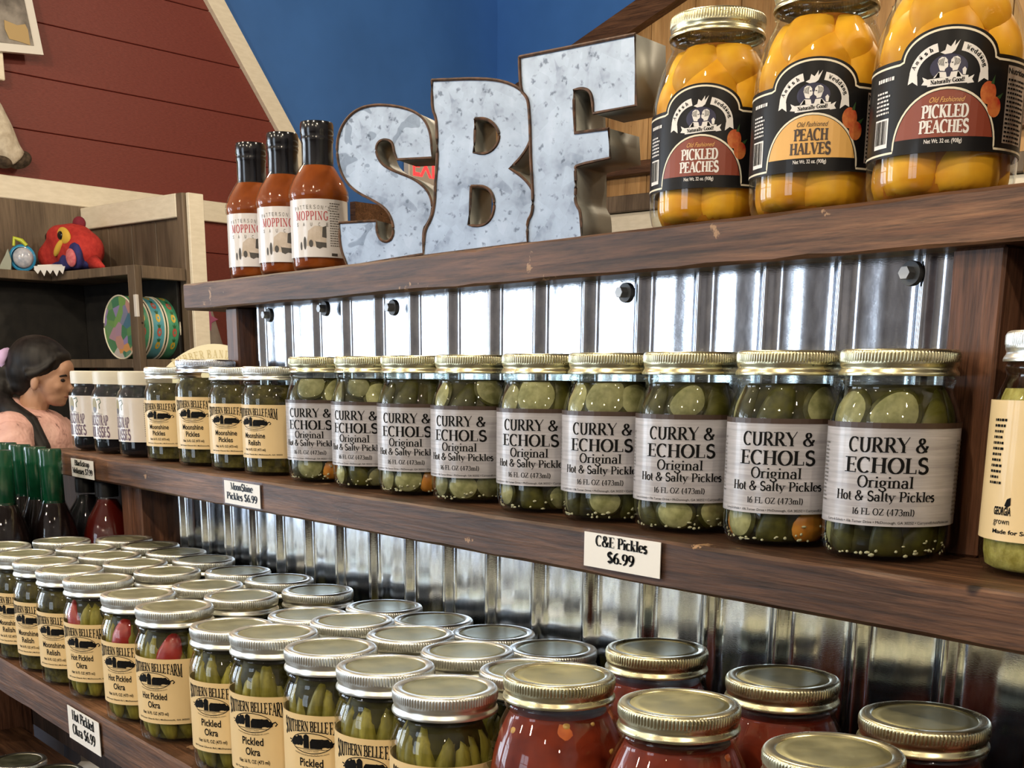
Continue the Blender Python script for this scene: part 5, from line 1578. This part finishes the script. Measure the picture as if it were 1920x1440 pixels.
put('star', prism(bm_new(), star, (), .012, lambda u, v, d: rb @ (dv * (u + .008) + nv * (.075 - d)) + Vector((0, 0, v))), plain('pink_felt_star', (.72, .20, .38), .7), cone)

# exit sign on the left wall
e = on_bx(792, 312, XR); ew = abs(on_bx(822, 312, XR)[1] - on_bx(763, 312, XR)[1]); ex_sign = empty('exit_sign', bpt(XR + .004, e[1], e[2]), BETA); tag(ex_sign, 'white wall sign with glowing red EXIT letters behind the letter S', 'sign')
put('housing', boxm(0, .045, -ew * .62, ew * .62, -.10, .085, .006), plain('white_housing', (.62, .56, .50), .5), ex_sign)
a = Art(); a.text('glowing_letters', 'EXIT', 0, -.06, .105, ew, bold=.03)
for kk, me in a.meshes(lambda u, v, d: Vector((.0455 + d, u, v)), flat=True): put('glowing_letters', me, plain('red_exit_glow', (.5, .01, .01), .5, emit=(1, .03, .03), es=2.2), ex_sign)

# framed animal picture and hide at the top left
pr = on_bx(82, 104, XR + .12); zb_ = pr[2]
pic = empty('animal_picture', bpt(XR + .10, pr[1], zb_), BETA); tag(pic, 'white bordered picture of a grey animal leaning on the red wall', 'picture')
TL = Matrix.Rotation(-.10, 4, 'Y') @ Matrix.Rotation(.10, 4, 'X')
def pp(u, v, d): return TL @ Vector((.02 - d, u, v))
for nm, o2, dd, m in (('frame', [(-.62, 0), (0, 0), (0, .62), (-.62, .62)], .018, plain('white_mat', (.80, .78, .74), .5)), ):
    put(nm, prism(bm_new(), o2, (), dd, pp), m, pic)
M_GPHOTO = mottled('grey_photo', (.10, .085, .075), (.30, .27, .24), 14, .4, 0, 5)
put('photo', prism(bm_new(), [(-.59, .03), (-.035, .03), (-.035, .59), (-.59, .59)], (), .002, lambda u, v, d: pp(u, v, d - .0025)), M_GPHOTO, pic)
put('photo_sky', prism(bm_new(), [(-.59, .17), (-.035, .20), (-.035, .59), (-.59, .59)], (), .001, lambda u, v, d: pp(u, v, d - .0036)), mottled('pale_photo_haze', (.42, .36, .33), (.66, .62, .56), 6, .4), pic)
put('muzzle', prism(bm_new(), [(-.40, .30), (-.27, .25), (-.19, .18), (-.15, .19), (-.13, .24), (-.16, .30), (-.22, .40), (-.4, .45)], (), .001, lambda u, v, d: pp(u, v, d - .0048)), mottled('animal_photo_print', (.10, .08, .07), (.40, .26, .22), 16, .4), pic)
put('torn_note', prism(bm_new(), [(-.135, .045), (-.10, .04), (-.052, .03), (-.048, .085), (-.055, .105), (-.09, .098), (-.14, .112), (-.145, .08)], (), .0015, lambda u, v, d: pp(u, v, d - .0052)), plain('tan_note', (.50, .36, .17), .7), pic)
br = on_bx(3, 125, XR + .05)
bkt = put('wall_bracket', boxm(XR + .026, XR + .10, pr[1] - .62, on_bx(9, 130, XR + .10)[1], zb_ - .115, zb_ - .002, .004), M_CREAM); bkt.matrix_world = ROTB.copy(); tag(bkt, 'cream painted bracket under the animal picture', 'bracket')

hd = on_bx(20, 250, XR + .09); cow = empty('plush_cow_leg', bpt(XR + .09, hd[1], h0), BETA); tag(cow, 'white furry animal leg with dark hoof hanging over the cream header', 'plush toy')
zc_ = on_bx(20, 195, XR + .09)[2] - h0; zd_ = .012; L = zc_ - zd_
bm = bm_new(); tube(bm, [(0, -.13, zd_ + L * 1.15), (0, -.085, zd_ + L * .85), (0, -.05, zd_ + L * .55), (0, -.015, zd_ + L * .28), (0, .012, zd_ + L * .17)], [.050, .058, .060, .052, .048], 14); remesh(put('leg_fur', bm, mottled('white_fur', (.50, .43, .33), (.74, .68, .56), 30, .9, 0, 4, bump=.7), cow), .009)
bm = bm_new(); ellipsoid(bm, (0, .028, zd_ + .045), (.040, .052, .034), Matrix.Rotation(.4, 3, 'X')); ellipsoid(bm, (0, -.04, zd_ + .03), (.04, .04, .026)); remesh(put('hoof', bm, mottled('dark_brown_fur', (.03, .02, .012), (.10, .07, .045), 50, .9, 0, 3, bump=.6), cow), .008)
bm = bm_new(); ellipsoid(bm, (0, -.13, zd_ + L * 1.2), (.055, .05, .06)); put('dark_patch', bm, MATS['dark_brown_fur'], cow, smooth=180)

# ---------------------------------------------------------------- person in a pink jacket
M_SKIN = mottled('skin', (.42, .235, .15), (.48, .27, .175), 20, .5, 0, 3)
M_HAIR = mottled('black_hair', (.006, .005, .005), (.02, .017, .016), 40, .5, 0, 4, stretch=(1, 1, .15), spec=.25)


def jacket_mat():
    t = NT('pink_patterned_jacket'); b = t.bsdf(Roughness=.7); mp = t.coords((1, 1, 1)); nz = t.noise(mp, 9, 4, .6, 1.0); n2 = t.noise(mp, 14, 3)
    r = t.ramp([(.30, (.60, .33, .28)), (.335, (.10, .05, .05)), (.39, (.62, .36, .32)), (.62, (.74, .47, .42))], nz, 'Fac'); t.l(r, 'Color', b, 'Base Color'); t.bump(n2, 'Fac', .6, .03)
    return t.m


PD = 4.0; hp = at_depth(83, 718, PD); per = empty('person', (hp.x, hp.y, 0), math.atan2(RC[0][1], RC[0][0])); tag(per, 'person with long black tied hair in a pink patterned jacket, seen in profile', 'person')
HZ = hp.z
hr = Matrix.Rotation(.16, 4, 'Y')


def H(x, y, z): v = hr @ Vector((x, y, z)); return (v.x, v.y, v.z + HZ)


bm = bm_new()
for c, r in (((-.012, 0, .050), (.092, .074, .082)), ((.030, 0, .012), (.052, .060, .072)), ((.040, 0, -.032), (.036, .044, .036)), ((.056, 0, -.052), (.018, .024, .014)), ((.066, 0, .052), (.022, .046, .036)),
             ((.083, 0, -.004), (.015, .0125, .0125)), ((.075, 0, .014), (.011, .009, .024)), ((.070, 0, -.027), (.011, .020, .007)), ((.068, 0, -.037), (.011, .018, .007)), ((.052, -.034, .0), (.02, .02, .02)), ((.052, .034, .0), (.02, .02, .02))):
    ellipsoid(bm, H(*c), r, hr.to_3x3())
for s in (-1, 1):
    ellipsoid(bm, H(-.004, s * .074, .0), (.014, .010, .026), hr.to_3x3())
SZ = HZ + .075
tube(bm, [H(-.02, 0, -.02), (-.05, 0, HZ - .10), (-.07, 0, HZ - .15)], [.046, .047, .058], 14)
tube(bm, [(-.07, 0, SZ - .16), (-.07, 0, SZ - .32), (-.06, 0, SZ - .52), (-.06, 0, SZ - .66)], [.07, .12, .115, .13], 16)
for s in (-1, 1):
    tube(bm, [(-.07, s * .10, SZ - .22), (-.05, s * .19, SZ - .26), (.0, s * .215, SZ - .50), (.14, s * .17, SZ - .60)], [.05, .05, .038, .028], 12)
    ellipsoid(bm, (.175, s * .16, SZ - .61), (.045, .035, .016))
    for f in range(4): tube(bm, [(.20, s * (.135 + f * .016), SZ - .612), (.235, s * (.135 + f * .016), SZ - .622), (.255, s * (.135 + f * .015), SZ - .64)], [.0085, .008, .007], 8)
    tube(bm, [(.165, s * .13, SZ - .605), (.19, s * .108, SZ - .615), (.215, s * .10, SZ - .625)], [.010, .009, .007], 8)
    tube(bm, [(-.06, s * .08, SZ - .66), (-.05, s * .09, .45), (-.07, s * .09, .08)], [.085, .058, .04], 12)
    tube(bm, [(-.09, s * .09, .045), (.02, s * .09, .04), (.10, s * .095, .03)], [.04, .042, .03], 10)
remesh(put('body', bm, M_SKIN, per), .005, 2)
for s in (-1, 1):
    bm = bm_new(); ellipsoid(bm, H(.070, s * .031, .020), (.007, .013, .006), hr.to_3x3(), 12, 8)
    put('eye', bm, M_BLK, per, smooth=180)
for s in (-1, 1):
    bm = bm_new(); tube(bm, [H(.079, s * .014, .034), H(.077, s * .032, .038), H(.064, s * .047, .032)], [.003, .004, .002], 6)
    put('eyebrow', bm, M_HAIR, per, smooth=60)
bm = bm_new(); tube(bm, [H(.074, -.016, -.031), H(.0785, 0, -.031), H(.074, .016, -.031)], [.002, .0032, .002], 6); put('lips', bm, plain('lips', (.34, .12, .10), .45), per, smooth=60)
# hair: cap, gathered tail, long locks over the back and shoulder
bm = bm_new()
ellipsoid(bm, H(-.022, 0, .066), (.098, .085, .083), hr.to_3x3()); ellipsoid(bm, H(-.055, 0, .03), (.065, .078, .068), hr.to_3x3()); ellipsoid(bm, H(.034, 0, .092), (.042, .062, .030), hr.to_3x3()); ellipsoid(bm, H(-.062, 0, -.012), (.045, .062, .045), hr.to_3x3())
for s in (-1, 1): tube(bm, [H(.048, s * .058, .085), H(.030, s * .074, .055), H(.008, s * .078, .036), H(-.03, s * .076, .02)], [.010, .010, .011, .02], 8)
tube(bm, [H(-.105, 0, .035), H(-.135, -.01, .02), (-.155, -.02, HZ - .06), (-.150, -.05, HZ - .16), (-.11, -.09, HZ - .27), (-.09, -.12, HZ - .38)], [.034, .042, .056, .062, .050, .030], 12)
tube(bm, [H(-.12, -.01, .0), (-.13, -.05, HZ - .05), (-.08, -.10, HZ - .085), (-.01, -.13, HZ - .12), (.03, -.15, HZ - .20), (.05, -.16, HZ - .30)], [.030, .038, .034, .030, .030, .018], 10)
tube(bm, [H(-.14, 0, .01), (-.18, -.02, HZ - .05), (-.21, -.03, HZ - .12)], [.03, .04, .02], 10)
remesh(put('hair', bm, M_HAIR, per), .0065, 3)
bm = bm_new(); tube(bm, [H(-.128 + .004 * math.cos(t), .034 * math.cos(t), .040 + .034 * math.sin(t)) for t in [2 * PI * k / 14 for k in range(15)]], [.016 + .003 * (k % 2) for k in range(15)], 8, 0, False); put('scrunchie', bm, plain('lilac_cloth', (.58, .42, .70), .8), per, smooth=60)
bm = bm_new()
tube(bm, [(-.07, 0, SZ - .155), (-.075, 0, SZ - .19), (-.075, 0, SZ - .30), (-.065, 0, SZ - .50), (-.06, 0, SZ - .68)], [.060, .115, .155, .150, .160], 20)
ellipsoid(bm, (-.075, 0, SZ - .26), (.150, .165, .115)); ellipsoid(bm, (-.068, 0, SZ - .46), (.158, .175, .24))
for s in (-1, 1):
    ellipsoid(bm, (-.065, s * .145, SZ - .235), (.085, .075, .075)); tube(bm, [(-.06, s * .17, SZ - .22), (-.035, s * .215, SZ - .32), (.0, s * .225, SZ - .49), (.12, s * .18, SZ - .59)], [.075, .070, .062, .045], 14)
tube(bm, [(-.09, -.06, SZ - .16), (-.105, 0, SZ - .155), (-.09, .06, SZ - .16)], [.03, .04, .03], 10)
remesh(put('jacket', bm, jacket_mat(), per), .010, 3)
bm = bm_new()
for s in (-1, 1): tube(bm, [(-.06, s * .075, SZ - .64), (-.05, s * .09, .45), (-.07, s * .09, .07)], [.10, .072, .056], 14)
remesh(put('trousers', bm, plain('dark_denim', (.03, .035, .06), .8), per), .012, 3)
for s in (-1, 1):
    bm = bm_new(); tube(bm, [(-.105, s * .09, .05), (.02, s * .09, .046), (.12, s * .095, .034)], [.048, .05, .036], 12); box(bm, -.15, .155, s * .09 - .045, s * .09 + .045, 0, .03, .01)
    remesh(put('shoe', bm, plain('white_shoe', (.5, .5, .5), .6), per), .010, 2)

# ---------------------------------------------------------------- pendant lamps
M_SHADE = plain('black_enamel_shade', (.015, .015, .016), .35); M_BULB = plain('warm_bulb', (1, .9, .7), .5, emit=(1, .82, .56), es=40)
LAMPS = [(-3.4, -2.6), (-1.6, -2.6), (.3, -2.6), (2.2, -2.4), (-3.4, -.8), (-1.75, -.75), (-.35, -.55), (1.3, -.8), (-3.2, 1.0), (-1.3, 1.25), (.6, 1.3), (-2.6, 3.6), (-.6, 3.9)]
for i, (x, y) in enumerate(LAMPS):
    zl = 3.0 if y < 2 else 3.45
    lp = empty('pendant_lamp', bpt(x, y, zl)); tag(lp, 'black pendant lamp with warm bulb hanging from the ceiling', 'lamp', 'pendant lamps under the ceiling')
    put('shade', mesh_of('lamp_shade', lambda: lathe([(.150, .0), (.146, .03), (.11, .09), (.05, .13), (.02, .15), (.02, .19), (0, .19)], 32), M_SHADE, 60), None, lp)
    put('bulb', mesh_of('lamp_bulb', lambda: lathe([(0, -.005), (.03, .005), (.038, .03), (.028, .06), (.015, .08), (0, .085)], 20), M_BULB, 80), None, lp)
    put('cord', boxm(-.004, .004, -.004, .004, .19, HC - zl), M_SHADE, lp)
    ld = bpy.data.lights.new('lamp_light', 'POINT'); ld.energy = 50; ld.color = (1, .84, .62); ld.shadow_soft_size = .045
    lo = bpy.data.objects.new('lamp_light', ld); COL.objects.link(lo); lo.location = bpt(x, y, zl - .06)
